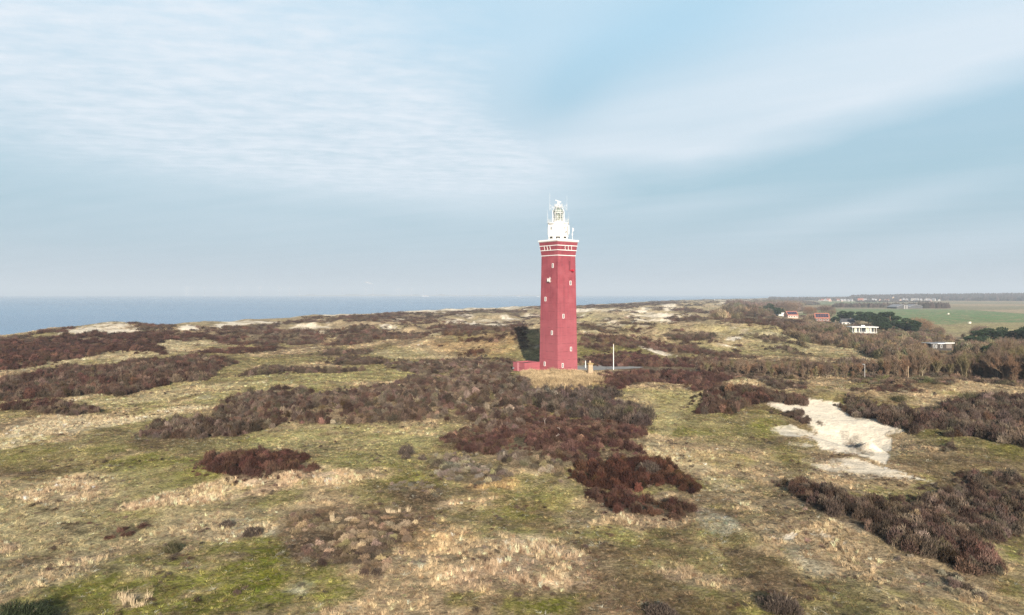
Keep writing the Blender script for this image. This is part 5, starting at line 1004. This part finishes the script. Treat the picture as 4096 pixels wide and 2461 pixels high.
PN = [(3022, 880, 1226, 1.1, 'round dark pine at the left end of the house group'), (3078, 930, 1216, .9, 'flat topped dark pine above the pale cottage'), (3100, 850, 1232, 1.25, 'broad umbrella pine left of the all white cottage'), (3130, 880, 1238, 1.1, 'dark pine behind the all white cottage'),
      (3340, 660, 1268, .8, 'small dark pine at the left end of the long pine row'), (3372, 690, 1246, 1.05, 'tall dark pine behind the dark roofed cottage'), (3405, 680, 1248, 1.0, 'dark pine right above the dark roofed cottage'), (3440, 650, 1249, 1.1, 'dark pine with a pale pole beside it in the pine row'), (3475, 620, 1250, 1.1, 'dark pine behind the cream bungalow roof'),
      (3512, 560, 1262, 1.0, 'green pine at the right end of the bungalow'), (3555, 560, 1250, 1.1, 'tallest rounded pine in the middle of the pine row'), (3585, 540, 1270, .95, 'dark pine on the right flank of the tallest pine'), (3540, 500, 1292, .9, 'low yellowish green pine in front of the tallest pine'), (3625, 500, 1276, 1.05, 'green pine touching the large domed bare tree'), (3655, 490, 1284, .8, 'small yellowish pine at the right end of the pine row'),
      (3905, 360, 1326, 1.0, 'spreading brownish pine left of the dark pair at far right'), (3955, 375, 1316, 1.05, 'dark pine, left one of the pair at far right'), (4008, 380, 1313, 1.05, 'dark pine, right one of the pair at far right'), (3985, 255, 1376, 1.15, 'low dark green pine sunk in the bare grove at far right'), (4025, 262, 1384, .95, 'low green pine at the right of the sunken pine'), (4100, 370, 1310, .9, 'dark green pine cut by the right edge of the picture')]
for i, (u, Y, top, st, l) in enumerate(PN):
    x = pw(u, Y); z = gz(x, Y); h = 24 - (top - CV) * Y / F - z; h = max(h * 1.1, 5); place('pine_tree', pines[i % 4], x, Y, z, h / 9.6 * st * (1.6 if h < 9 else 1.4), i * 1.1, l, 'pine', None, h / 9.6)
# single bushes of the near dunes
def bush(u, v, wpx, hpx, mat, label, name='round_bush', n=2200, seed=1, lift=0):
    (X,), (Y,) = unproj([u], [v]); k = Y / F; w = wpx * k / 2; h = hpx * k * 1.05; r = np.random.default_rng(seed); V = []; Fq = []
    lob = [(r.uniform(-.45, .45), r.uniform(-.45, .45), r.uniform(.4, .7), r.uniform(.6, 1)) for _ in range(9)]
    for i in range(n):
        cx, cy, rr, hh = lob[r.integers(9)]; a = r.uniform(0, 2 * PI); el = math.asin(r.uniform(.0, 1) ** .8); s = r.uniform(.55, 1.02); d = np.array([math.cos(a) * math.cos(el), math.sin(a) * math.cos(el), math.sin(el)])
        p = np.array([(cx + d[0] * rr * s) * w, (cy + d[1] * rr * s) * w, d[2] * hh * h * s]); up = d + r.normal(0, .4, 3) + np.array([0, 0, .5]); up /= np.linalg.norm(up); sd = np.cross(up, r.normal(size=3)); sd /= np.linalg.norm(sd)
        L = r.uniform(.12, .30); q = r.uniform(.012, .028); b = len(V); V += [p - up * L / 2 - sd * q, p - up * L / 2 + sd * q, p + up * L / 2 + sd * q * .5, p + up * L / 2 - sd * q * .5]; Fq.append((b, b + 1, b + 2, b + 3))
    T = MB()
    for _ in range(9): a = r.uniform(0, 6.28); T.tube((0, 0, -.1), (math.cos(a) * w * .5, math.sin(a) * w * .5, h * r.uniform(.5, .85)), .035, .015, 5)
    o = tag(empty(name, (X, Y, gz(X, Y))), label, 'bush'); me = np_mesh('foliage', np.array(V), np.array(Fq), 4); me.materials.append(M[mat]); c = bpy.data.objects.new('twigs', me); c.parent = o; link(c); T.build('stem', M['bark'], o); return o
bush(2530, 1685, 120, 66, 'oliveb', 'large rounded olive brown bush at the right end of the tall grey thicket', n=5200, seed=2)
bush(1628, 1822, 76, 46, 'brownb', 'round dark brown bush standing alone left of the reddish hill', n=3200, seed=3)
bush(1620, 1834, 50, 20, 'brownb', 'low dark bush at the foot of the round brown bush', n=1200, seed=4)
bush(1690, 1842, 44, 22, 'brownb', 'small dark bush right of the round brown bush', n=1200, seed=5)
bush(2395, 1645, 80, 62, 'oliveb', 'olive bush with pale stems inside the tall grey thicket', n=3200, seed=6)
bush(1010, 2145, 76, 32, 'brownb', 'small dark greyish bush left of the pinkish brush patch', n=2600, seed=7)
bush(910, 2112, 70, 26, 'brownb', 'pale grey small bush left of the small dark bush in green grass', n=1800, seed=8)
bush(690, 2215, 70, 34, 'oliveb', 'leaning dark olive bush alone in the bright green grass', n=1800, seed=9)
bush(60, 2520, 340, 84, 'greenb', 'dark evergreen bush in the bottom left corner', n=9000, seed=10)
bush(2590, 1900, 110, 60, 'brownb', 'dark bush at the right tail of the rust brown thicket', n=3600, seed=11)
bush(3600, 1612, 70, 34, 'oliveb', 'olive rounded bush in the thicket right of the pale grass hill', n=2600, seed=12); bush(3870, 1602, 90, 44, 'oliveb', 'larger mossy olive bush in the thicket near the upper right wood', n=2600, seed=13); bush(3990, 1600, 100, 46, 'brownb', 'broad pale twigged bush in the thicket near the right edge', n=2600, seed=14)
bush(3740, 1585, 24, 16, 'brownb', 'tiny dark bush alone on the pale grass slope at right', n=500, seed=15)
bush(2650, 2470, 150, 40, 'brownb', 'dark brown brush clump at the bottom edge right of centre', n=3600, seed=16); bush(3130, 2450, 190, 60, 'brownb', 'dark brown brush clump at the bottom right in straw grass', n=4600, seed=17)
# straw plume clump, bottom left
r_ = np.random.default_rng(40)
for u, v, wpx, hh, l in ((545, 2412, 150, .75, 'clump of tall pale straw plumes alone in the green grass at the lower left'), (1590, 2060, 80, .6, 'small clump of pale reed plumes above the pinkish brush'), (1330, 2085, 30, .7, 'single pale grass plume in the pinkish brush patch')):
    (X,), (Y,) = unproj([u], [v]); w = wpx * Y / F / 2; V = []; Fq = []
    cl_ = [(r_.uniform(-w, w), r_.uniform(-w, w) * .8, r_.uniform(.5, 1.2)) for _ in range(max(3, int(7 * w)))]
    for i in range(int(150 * w) + 30):
        cx0, cy0, hs_ = cl_[r_.integers(len(cl_))]; p = np.array([cx0 + r_.normal(0, .11), cy0 + r_.normal(0, .11), -.02]); h = hh * hs_ * r_.uniform(.45, 1.15); ln = np.array([r_.normal(0, .22), r_.normal(0, .22), 0]) * h
        q = p + ln + np.array([0, 0, h]); md_ = p + ln * .35 + np.array([0, 0, h * .6]); s_ = np.array([r_.uniform(.006, .018), r_.normal(0, .006), 0]); b = len(V); V += [p - s_ * .6, p + s_ * .6, md_ + s_, q, md_ - s_]; Fq += [(b, b + 1, b + 2), (b, b + 2, b + 4), (b + 4, b + 2, b + 3)]
    me = np_mesh('plume_clump', np.array(V), np.array(Fq), 3); me.materials.append(plain('straw_plume', (.50, .39, .25), .9, .3)); o = link(bpy.data.objects.new('plume_clump', me)); o.location = (X, Y, gz(X, Y)); tag(o, l, 'grass clump')
# bleached dead branches
for k, (u, v) in enumerate(((2180, 1698), (2243, 1723), (2222, 1743))):
    (X,), (Y,) = unproj([u], [v], 1.0); r2 = random.Random(k + 50); b = MB()
    def br(p, d, L, r, n):
        q = p + d * L; b.tube(p, q, r, r * .6, 5)
        if n: [br(q, (d + Vector((r2.gauss(0, .6), r2.gauss(0, .4), r2.gauss(.1, .3)))).normalized(), L * .7, r * .6, n - 1) for _ in range(2)]
    br(Vector((0, 0, 0)), Vector((r2.uniform(-.3, .3), 0, 1)).normalized(), (.65, .5, .4)[k], .03, 3); o = b.build('dead_branch', M['dead'], None, (X, Y, gz(X, Y) + .5))
    tag(o, ('largest bleached dead branch sticking out of the reddish hill thicket', 'thin bleached branch right of the largest one', 'pale dead twig just below the two bleached branches')[k], 'dead branch')

# far woods and tree rows (read as one mass each)
FAR = proto_collection('far_crown_kinds', [mk('far_crown_kind', twig_mesh('far_crown', rg, 260, 0), M['shrub']) for _ in range(4)])
for me in [o.data for o in FAR.objects]:
    co = np.empty(len(me.vertices) * 3, np.float32); me.vertices.foreach_get('co', co); co = co.reshape(-1, 4, 3); c = co.mean(1, keepdims=True); co = c + (co - c) * 3.2; me.vertices.foreach_set('co', co.ravel()); me.update()
def far_wood(name, label, pts, n, r, h, cols, seed, cat='wood'):
    rr = np.random.default_rng(seed); P = np.array([(pw(u, Y), Y) for u, Y in pts]); x0, y0 = P.min(0); x1, y1 = P.max(0); x = rr.uniform(x0, x1, n * 3); y = rr.uniform(y0, y1, n * 3); k = inside(P, x, y); x, y = x[k][:n], y[k][:n]; m = len(x)
    c = np.array(cols)[rr.integers(0, len(cols), m)] * rr.uniform(.75, 1.3, (m, 1)); s = r * rr.uniform(.7, 1.3, m); hz = h * rr.uniform(.65, 1.2, m)
    o = scatter(name, FAR, np.stack([x, y, height(x, y) - .5], 1), np.stack([s, s, hz], 1), c, rr, .05); tag(o, label, cat, kind='stuff')
WB = [(.12, .09, .08), (.105, .082, .072), (.09, .078, .065)]; WG = [(.055, .056, .055), (.105, .08, .078), (.08, .068, .066)]
far_wood('far_wood', 'long blue grey wooded ridge on the horizon at right', [(3560, 3250), (3700, 3050), (4096, 2900), (4400, 2900), (4400, 4300), (3600, 4300)], 5200, 11, 13, WG + WB, 1)
far_wood('far_wood', 'low hazy wood behind the left half of the village', [(3380, 3150), (3560, 3150), (3700, 4700), (3420, 4400)], 1700, 12, 12, WG + WB, 2)
far_wood('far_wood', 'thin dark wooded strip on the horizon left of the village', [(3080, 3300), (3290, 3200), (3420, 3150), (3400, 3600), (3080, 3700)], 900, 11, 8, WB, 3)
far_wood('tree_row', 'grey brown tree row sheltering the farm barns beyond the green field', [(3330, 1500), (3560, 1470), (3790, 1470), (3790, 1520), (3560, 1530), (3330, 1540)], 420, 5.5, 8, WB, 4, 'tree row')
far_wood('tree_row', 'bushy trees at the right end of the barns', [(3680, 1400), (3790, 1400), (3790, 1450), (3680, 1450)], 90, 5, 10, WB, 5, 'tree row')
far_wood('tree_row', 'low hedge strip left of the green field', [(3150, 1250), (3310, 1250), (3330, 1330), (3150, 1330)], 130, 4, 4, WB, 6, 'hedge')
far_wood('tree_row', 'grey garden trees between the village houses', [(3270, 3060), (3780, 3060), (3780, 3140), (3270, 3140)], 420, 7, 9, WB, 7, 'tree row')
far_wood('tree_row', 'bushes in front of the distant village', [(3420, 2500), (3720, 2500), (3720, 2700), (3420, 2700)], 120, 6, 6, WB, 8, 'tree row')
far_wood('far_wood', 'distant bare purplish wood on the dunes left of the red roofed houses, rear part', [(2960, 1150), (3190, 1150), (3200, 1500), (3000, 1550), (2900, 1400)], 900, 6, 9, [(.15, .10, .085), (.13, .095, .075)], 9)
far_wood('far_wood', 'far brown scrubby wood along the dune belt on the horizon', [(3000, 1900), (3150, 1700), (3280, 1900), (3200, 2800), (3020, 2900)], 900, 8, 6, WB, 10)

# ------------------------------------------------------------------ across the water
def turbine(u, hub, blade, Y, phase):
    x = pw(u, Y); k = Y / F; zh = CAMZ + (CV - hub) * k; bl = blade * k
    o = tag(empty('wind_turbine', (x, Y, SEA)), 'faint white three bladed wind turbine on the hazy horizon across the sea', 'wind turbine', 'wind turbines across the sea')
    MB().tube((0, 0, -1), (0, 0, zh - SEA), 2.3, 1.5, 8).build('tower', M['turb'], o); MB().box(-2.5, 2.5, -7, 6, zh - SEA - 2, zh - SEA + 3).build('nacelle', M['turb'], o)
    for j in range(3):
        a = phase + j * 2 * PI / 3; d = Vector((math.cos(a), 0, math.sin(a))); s_ = Vector((-math.sin(a), 0, math.cos(a))); c = Vector((0, -8, zh - SEA)); b = MB()
        vs = [c + s_ * 1.2, c - s_ * 1.2, c + d * bl * .25 - s_ * 2.6, c + d * bl, c + d * bl * .25 + s_ * 1.4]; vs += [v + Vector((0, .8, 0)) for v in vs]; b.add(vs, [(0, 1, 2, 3, 4), (9, 8, 7, 6, 5)] + [(q, (q + 1) % 5 + 0, (q + 1) % 5 + 5, q + 5) for q in range(5)]); b.build('blade', M['turb'], o)
tr = random.Random(2)
for u in (744, 751, 770, 819, 885, 961, 1039, 1118, 1158, 1199): turbine(u, 1152 + tr.uniform(-1.5, 1.5), 13, 10500, tr.uniform(0, 2))
for u in (1369, 1463, 1588, 1599, 1646, 1695, 1747, 1801, 1828, 1879, 1921, 1995): turbine(u, 1157 + tr.uniform(-2, 2), 11, 11500, tr.uniform(0, 2))
x = pw(1492, 11500); o = tag(empty('chimney_stack', (x, 11500, SEA)), 'faint tall industrial chimney with a plume across the sea', 'chimney'); MB().tube((0, 0, -1), (0, 0, 160), 4, 3, 10).build('stack', M['turb'], o); MB().lathe([(3.6, 156), (3.6, 160)], 10).build('rim', M['turb'], o)
# drifting plume
r3 = random.Random(6); b = MB()
def blob(b, c, rx, ry, rz_, n=8, m=5):
    vs = []; 
    for i in range(1, m):
        th = PI * i / m
        for j in range(n): ph = 2 * PI * j / n; k = r3.uniform(.85, 1.15); vs.append((c[0] + rx * k * math.sin(th) * math.cos(ph), c[1] + ry * k * math.sin(th) * math.sin(ph), c[2] + rz_ * k * math.cos(th)))
    t = len(vs); vs += [(c[0], c[1], c[2] + rz_), (c[0], c[1], c[2] - rz_)]; fs = [(i * n + j, i * n + (j + 1) % n, (i + 1) * n + (j + 1) % n, (i + 1) * n + j) for i in range(m - 2) for j in range(n)]
    fs += [(t, (j + 1) % n, j) for j in range(n)] + [(t + 1, (m - 2) * n + j, (m - 2) * n + (j + 1) % n) for j in range(n)]; b.add(vs, fs)
for i in range(16): t = i / 15; blob(b, (x - 105 * t + r3.uniform(-6, 6), 11500, 176 + 46 * t ** .7 + r3.uniform(-4, 4)), 10 + 20 * t, 12 + 12 * t, 6 + 9 * t)
sm, nt, bb_ = nmat('plume_vapour'); bb_.inputs['Base Color'].default_value = (.85, .8, .8, 1); bb_.inputs['Alpha'].default_value = .22; bb_.inputs['Roughness'].default_value = 1
tag(b.build('smoke', sm, smooth=True), 'faint pinkish vapour plume drifting left from the far chimney', 'smoke', kind='stuff')
# far shore and ships
fc = MB(); r4 = random.Random(12); xs = np.linspace(pw(1180, 13000), pw(2330, 13000), 90); hs = [SEA + 10 + 16 * float(vn(np.array([i * .23]), np.array([3.3]), 2)[0]) + (14 if r4.random() < .1 else 0) for i in range(90)]
vs = [(xs[i], 13000, SEA - 1) for i in range(90)] + [(xs[i], 13000, hs[i]) for i in range(90)] + [(xs[i], 13400, hs[i]) for i in range(90)] + [(xs[i], 13400, SEA - 1) for i in range(90)]
fc.add(vs, [(i, i + 1, 90 + i + 1, 90 + i) for i in range(89)] + [(90 + i, 91 + i, 181 + i, 180 + i) for i in range(89)] + [(180 + i, 181 + i, 271 + i, 270 + i) for i in range(89)]); tag(fc.build('far_shore', plain('far_shore_land', (.2, .19, .17), .9)), 'barely visible low shore across the sea', 'shore', kind='structure')
fl = MB().add([(pw(3050, 9500), 9500, SEA), (pw(3700, 9500), 9500, SEA), (pw(3700, 11000), 11000, SEA + 16), (pw(2900, 11000), 11000, SEA + 10), (pw(3050, 9500), 9500, SEA + 6), (pw(3700, 9500), 9500, SEA + 12)], [(0, 1, 5, 4), (4, 5, 2, 3)])
def ship(u, v, L, Y, label, cont):
    x = pw(u, Y); o = tag(empty('ship', (x, Y, SEA)), label, 'ship'); h = L * .07
    vs = [(-L / 2, -L * .07, 0), (L / 2 * .86, -L * .07, 0), (L / 2 * .97, 0, 0), (L / 2 * .86, L * .07, 0), (-L / 2, L * .07, 0)]; vs += [(a * 1.02 + (L * .02 if a > 0 else 0), b_ * 1.1, h) for a, b_, _ in vs]
    MB().add(vs, [(4, 3, 2, 1, 0), (5, 6, 7, 8, 9)] + [(i, (i + 1) % 5, (i + 1) % 5 + 5, i + 5) for i in range(5)]).build('hull', M['white'], o)
    MB().box(-L * .42, -L * .26, -L * .06, L * .06, h, h + L * (.11 if not cont else .09)).box(-L * .38, -L * .34, -L * .02, L * .02, h + L * .11, h + L * .15).build('superstructure', M['white'], o)
    if cont: MB().box(-L * .22, L * .38, -L * .06, L * .06, h, h + L * .05).build('cargo', M['pinkwall'], o)
    else: MB().box(-L * .1, L * .12, -L * .05, L * .05, h, h + L * .06).build('deckhouse', M['white2'], o)
ship(2153, 1186, 34, 9000, 'small white boat on the sea immediately left of the lighthouse', False); ship(1702, 1172, 95, 10800, 'pale cargo ship on the horizon left of the lighthouse', True); ship(2075, 1174, 60, 11000, 'tiny white ship on the horizon between the cargo ship and the lighthouse', True)

# ------------------------------------------------------------------ haze, sky, sun, camera
hb = MB().box(-25500, 25500, -3500, 25600, -19, 182).build('haze', bpy.data.materials.new('haze_air')); tag(hb, 'thin even pale blue sea haze filling the air', 'haze', kind='stuff')
hm = hb.data.materials[0]; hm.use_nodes = True; hm.node_tree.nodes.clear(); ho = hm.node_tree.nodes.new('ShaderNodeOutputMaterial'); hv = hm.node_tree.nodes.new('ShaderNodeVolumePrincipled')
hv.inputs['Color'].default_value = (.76, .86, .98, 1); hv.inputs['Density'].default_value = 1.45e-4; hm.node_tree.links.new(hv.outputs[0], ho.inputs['Volume'])

w = bpy.data.worlds.new('World'); scene.world = w; w.use_nodes = True; nt = w.node_tree; nt.nodes.clear()
out = nt.nodes.new('ShaderNodeOutputWorld'); bg = nt.nodes.new('ShaderNodeBackground'); nt.links.new(bg.outputs[0], out.inputs[0])
sky = nt.nodes.new('ShaderNodeTexSky'); sky.sky_type = 'NISHITA'; sky.sun_disc = False; sky.sun_elevation = rad(20); sky.sun_rotation = rad(174); sky.altitude = 0; sky.air_density = 1.0; sky.dust_density = 1.0; sky.ozone_density = 1.2
tc = nt.nodes.new('ShaderNodeTexCoord'); sp = nt.nodes.new('ShaderNodeSeparateXYZ'); nt.links.new(tc.outputs['Generated'], sp.inputs[0])
az = math_(nt, 'MULTIPLY', math_(nt, 'ARCTAN2', sp.outputs[0], sp.outputs[1]), 57.2958); el = math_(nt, 'MULTIPLY', math_(nt, 'ARCSINE', sp.outputs[2]), 57.2958)
def blobm(cx, cy, sx, sy, rot):
    c, s_ = math.cos(rad(rot)), math.sin(rad(rot)); dx = math_(nt, 'SUBTRACT', az, cx); dy = math_(nt, 'SUBTRACT', el, cy)
    a = math_(nt, 'ADD', math_(nt, 'MULTIPLY', dx, c / sx), math_(nt, 'MULTIPLY', dy, s_ / sx)); b = math_(nt, 'ADD', math_(nt, 'MULTIPLY', dx, -s_ / sy), math_(nt, 'MULTIPLY', dy, c / sy))
    return math_(nt, 'EXPONENT', math_(nt, 'MULTIPLY', math_(nt, 'ADD', math_(nt, 'MULTIPLY', a, a), math_(nt, 'MULTIPLY', b, b)), -1.0))
def sumb(*L):
    r = None
    for k, args in L: t = math_(nt, 'MULTIPLY', blobm(*args), k); r = t if r is None else math_(nt, 'ADD', r, t)
    return r
# cloud sheet: noise laid on a high plane so that it shortens towards the horizon
inv_ = math_(nt, 'DIVIDE', 1.0, math_(nt, 'MAXIMUM', math_(nt, 'ADD', sp.outputs[2], .035), .03)); cx_ = math_(nt, 'MULTIPLY', sp.outputs[0], inv_); cy_ = math_(nt, 'MULTIPLY', sp.outputs[1], inv_)
def plane(sx, sy, rot):
    cb = nt.nodes.new('ShaderNodeCombineXYZ'); c, s_ = math.cos(rad(rot)), math.sin(rad(rot))
    nt.links.new(math_(nt, 'MULTIPLY', math_(nt, 'ADD', math_(nt, 'MULTIPLY', cx_, c), math_(nt, 'MULTIPLY', cy_, s_)), sx), cb.inputs[0]); nt.links.new(math_(nt, 'MULTIPLY', math_(nt, 'ADD', math_(nt, 'MULTIPLY', cx_, -s_), math_(nt, 'MULTIPLY', cy_, c)), sy), cb.inputs[1]); return cb.outputs[0]
big = noise(nt, plane(.55, .55, 20), 1.0, 5, .55); mac = noise(nt, plane(7.0, 12.0, 8), 1.0, 3, .55); mac2 = noise(nt, plane(2.4, 4.4, 12), 1.0, 4, .62); wisp = noise(nt, plane(.5, 2.2, -32), 1.0, 5, .55)
cover = sumb((1.0, (-26, 17, 24, 9, 0)), (.45, (-6, 10, 15, 3.6, -6)), (.45, (-16, 12, 14, 4, 0)), (.40, (1, 13, 10, 6, 20)), (-.9, (11, 19.8, 12, 3.0, 23)), (-.5, (4, 15.8, 4.0, 2.2, 30)), (-.2, (24, 22, 9, 2.0, 8)))
# broad white veil on the right with a crisp slanting lower edge
wob = math_(nt, 'MULTIPLY', math_(nt, 'SUBTRACT', big, .5), 4.5)
edge = math_(nt, 'SUBTRACT', el, math_(nt, 'ADD', math_(nt, 'ADD', 9.0, math_(nt, 'MULTIPLY', math_(nt, 'MAXIMUM', math_(nt, 'SUBTRACT', az, 14.0), 0.0), .23)), wob))
veil = math_(nt, 'MULTIPLY', mr(nt, edge, -1.0, 2.4, 0, 1), mr(nt, edge, 2.0, 12, 1, .35)); veil = math_(nt, 'MULTIPLY', veil, mr(nt, az, -12, 3, 0, 1))
low = sumb((.12, (-10, 4.5, 26, 2.6, 0)), (.30, (27, 6.2, 10, 1.1, 12)), (.22, (14, 7.0, 9, 1.0, 6)), (.22, (33, 3.6, 10, 1.2, 8)), (.16, (-20, 6, 12, 1.4, 0)))
tex = math_(nt, 'ADD', math_(nt, 'MULTIPLY', math_(nt, 'SUBTRACT', big, .5), .75), math_(nt, 'MULTIPLY', math_(nt, 'SUBTRACT', wisp, .5), .75))
lefty = mr(nt, az, 0, 8, 1, .12); hi = mr(nt, el, 6.5, 10, 0, 1)
sheet = mr(nt, math_(nt, 'ADD', cover, math_(nt, 'MULTIPLY', tex, .5)), .12, .85, 0, 1)
rip = math_(nt, 'ADD', math_(nt, 'MULTIPLY', mr(nt, mac, .36, .64, -1, 1), .5), math_(nt, 'MULTIPLY', mr(nt, mac2, .34, .66, -1, 1), .5))
sheet = math_(nt, 'MULTIPLY', sheet, math_(nt, 'ADD', .74, math_(nt, 'MULTIPLY', rip, math_(nt, 'MULTIPLY', math_(nt, 'MULTIPLY', lefty, hi), .26))))
veil = math_(nt, 'MULTIPLY', veil, math_(nt, 'ADD', .8, math_(nt, 'MULTIPLY', math_(nt, 'SUBTRACT', wisp, .5), .7)))
veil = math_(nt, 'MULTIPLY', veil, math_(nt, 'SUBTRACT', 1.0, math_(nt, 'MINIMUM', sumb((.97, (12, 20.3, 12, 3.5, 21)), (.55, (4, 15.5, 4.5, 2.6, 30))), 1.0)))
cl = math_(nt, 'MINIMUM', math_(nt, 'MAXIMUM', math_(nt, 'MAXIMUM', sheet, veil), math_(nt, 'ADD', low, math_(nt, 'MULTIPLY', math_(nt, 'SUBTRACT', wisp, .5), .25))), 1.0)
up = mr(nt, el, 24, 45, 1, .2)                                        # the cloud sheet thins out overhead
cl = math_(nt, 'MULTIPLY', math_(nt, 'MULTIPLY', cl, up), mr(nt, math_(nt, 'ABSOLUTE', az), 62, 100, 1, .3))
S = .1
skyc = nt.nodes.new('ShaderNodeVectorMath'); skyc.operation = 'MULTIPLY'; nt.links.new(sky.outputs[0], skyc.inputs[0]); skyc.inputs[1].default_value = (.62, .62, .62)
cr = nt.nodes.new('ShaderNodeValToRGB'); nt.links.new(mr(nt, el, 0, 20, 0, 1), cr.inputs[0]); e = cr.color_ramp.elements
e[0].position = 0; e[0].color = (.365, .405, .45, 1); e[1].position = 1; e[1].color = (.31, .47, .585, 1)
for p, c in ((.2, (.305, .402, .462)), (.42, (.268, .40, .475)), (.62, (.285, .42, .51))): k = e.new(p); k.color = (*c, 1)
airs = nt.nodes.new('ShaderNodeVectorMath'); airs.operation = 'SCALE'; nt.links.new(cr.outputs[0], airs.inputs[0]); airs.inputs[3].default_value = .88 / S
CL = tuple(v / S for v in (.475, .52, .568))
fz = math_(nt, 'MULTIPLY', mr(nt, el, 26, 50, 1, .0), mr(nt, math_(nt, 'ABSOLUTE', az), 62, 100, 1, .12)); front = mixc(nt, skyc.outputs[0], airs.outputs[0], fz); fin = mixc(nt, front, CL, cl)
nt.links.new(fin, bg.inputs[0]); bg.inputs[1].default_value = S

sl = bpy.data.lights.new('sun', 'SUN'); sl.energy = 5.0; sl.angle = rad(.6); sl.color = (1.0, .915, .79); so = link(bpy.data.objects.new('sun', sl)); so.rotation_euler = (rad(70), 0, rad(6)); so.location = (0, -50, 80)
cam = bpy.data.cameras.new('camera'); co = link(bpy.data.objects.new('camera', cam)); co.location = (0, 0, CAMZ); co.rotation_euler = (rad(90), 0, 0)
cam.sensor_width = 36; cam.lens = F / 4096 * 36; cam.shift_y = -(1230.5 - CV) / 4096; cam.clip_start = .5; cam.clip_end = 60000; scene.camera = co
vs_ = scene.view_settings; vs_.view_transform = 'Standard'; vs_.look = 'None'; vs_.gamma = 1; vs_.exposure = .76; vs_.use_curve_mapping = False
cy = scene.cycles; cy.use_denoising = True; cy.denoising_input_passes = 'RGB_ALBEDO_NORMAL'; cy.denoising_prefilter = 'NONE'; cy.max_bounces = 5; cy.diffuse_bounces = 2; cy.glossy_bounces = 2; cy.transparent_max_bounces = 12; cy.volume_bounces = 0; cy.use_adaptive_sampling = True; cy.adaptive_threshold = .012; cy.sample_clamp_indirect = 3
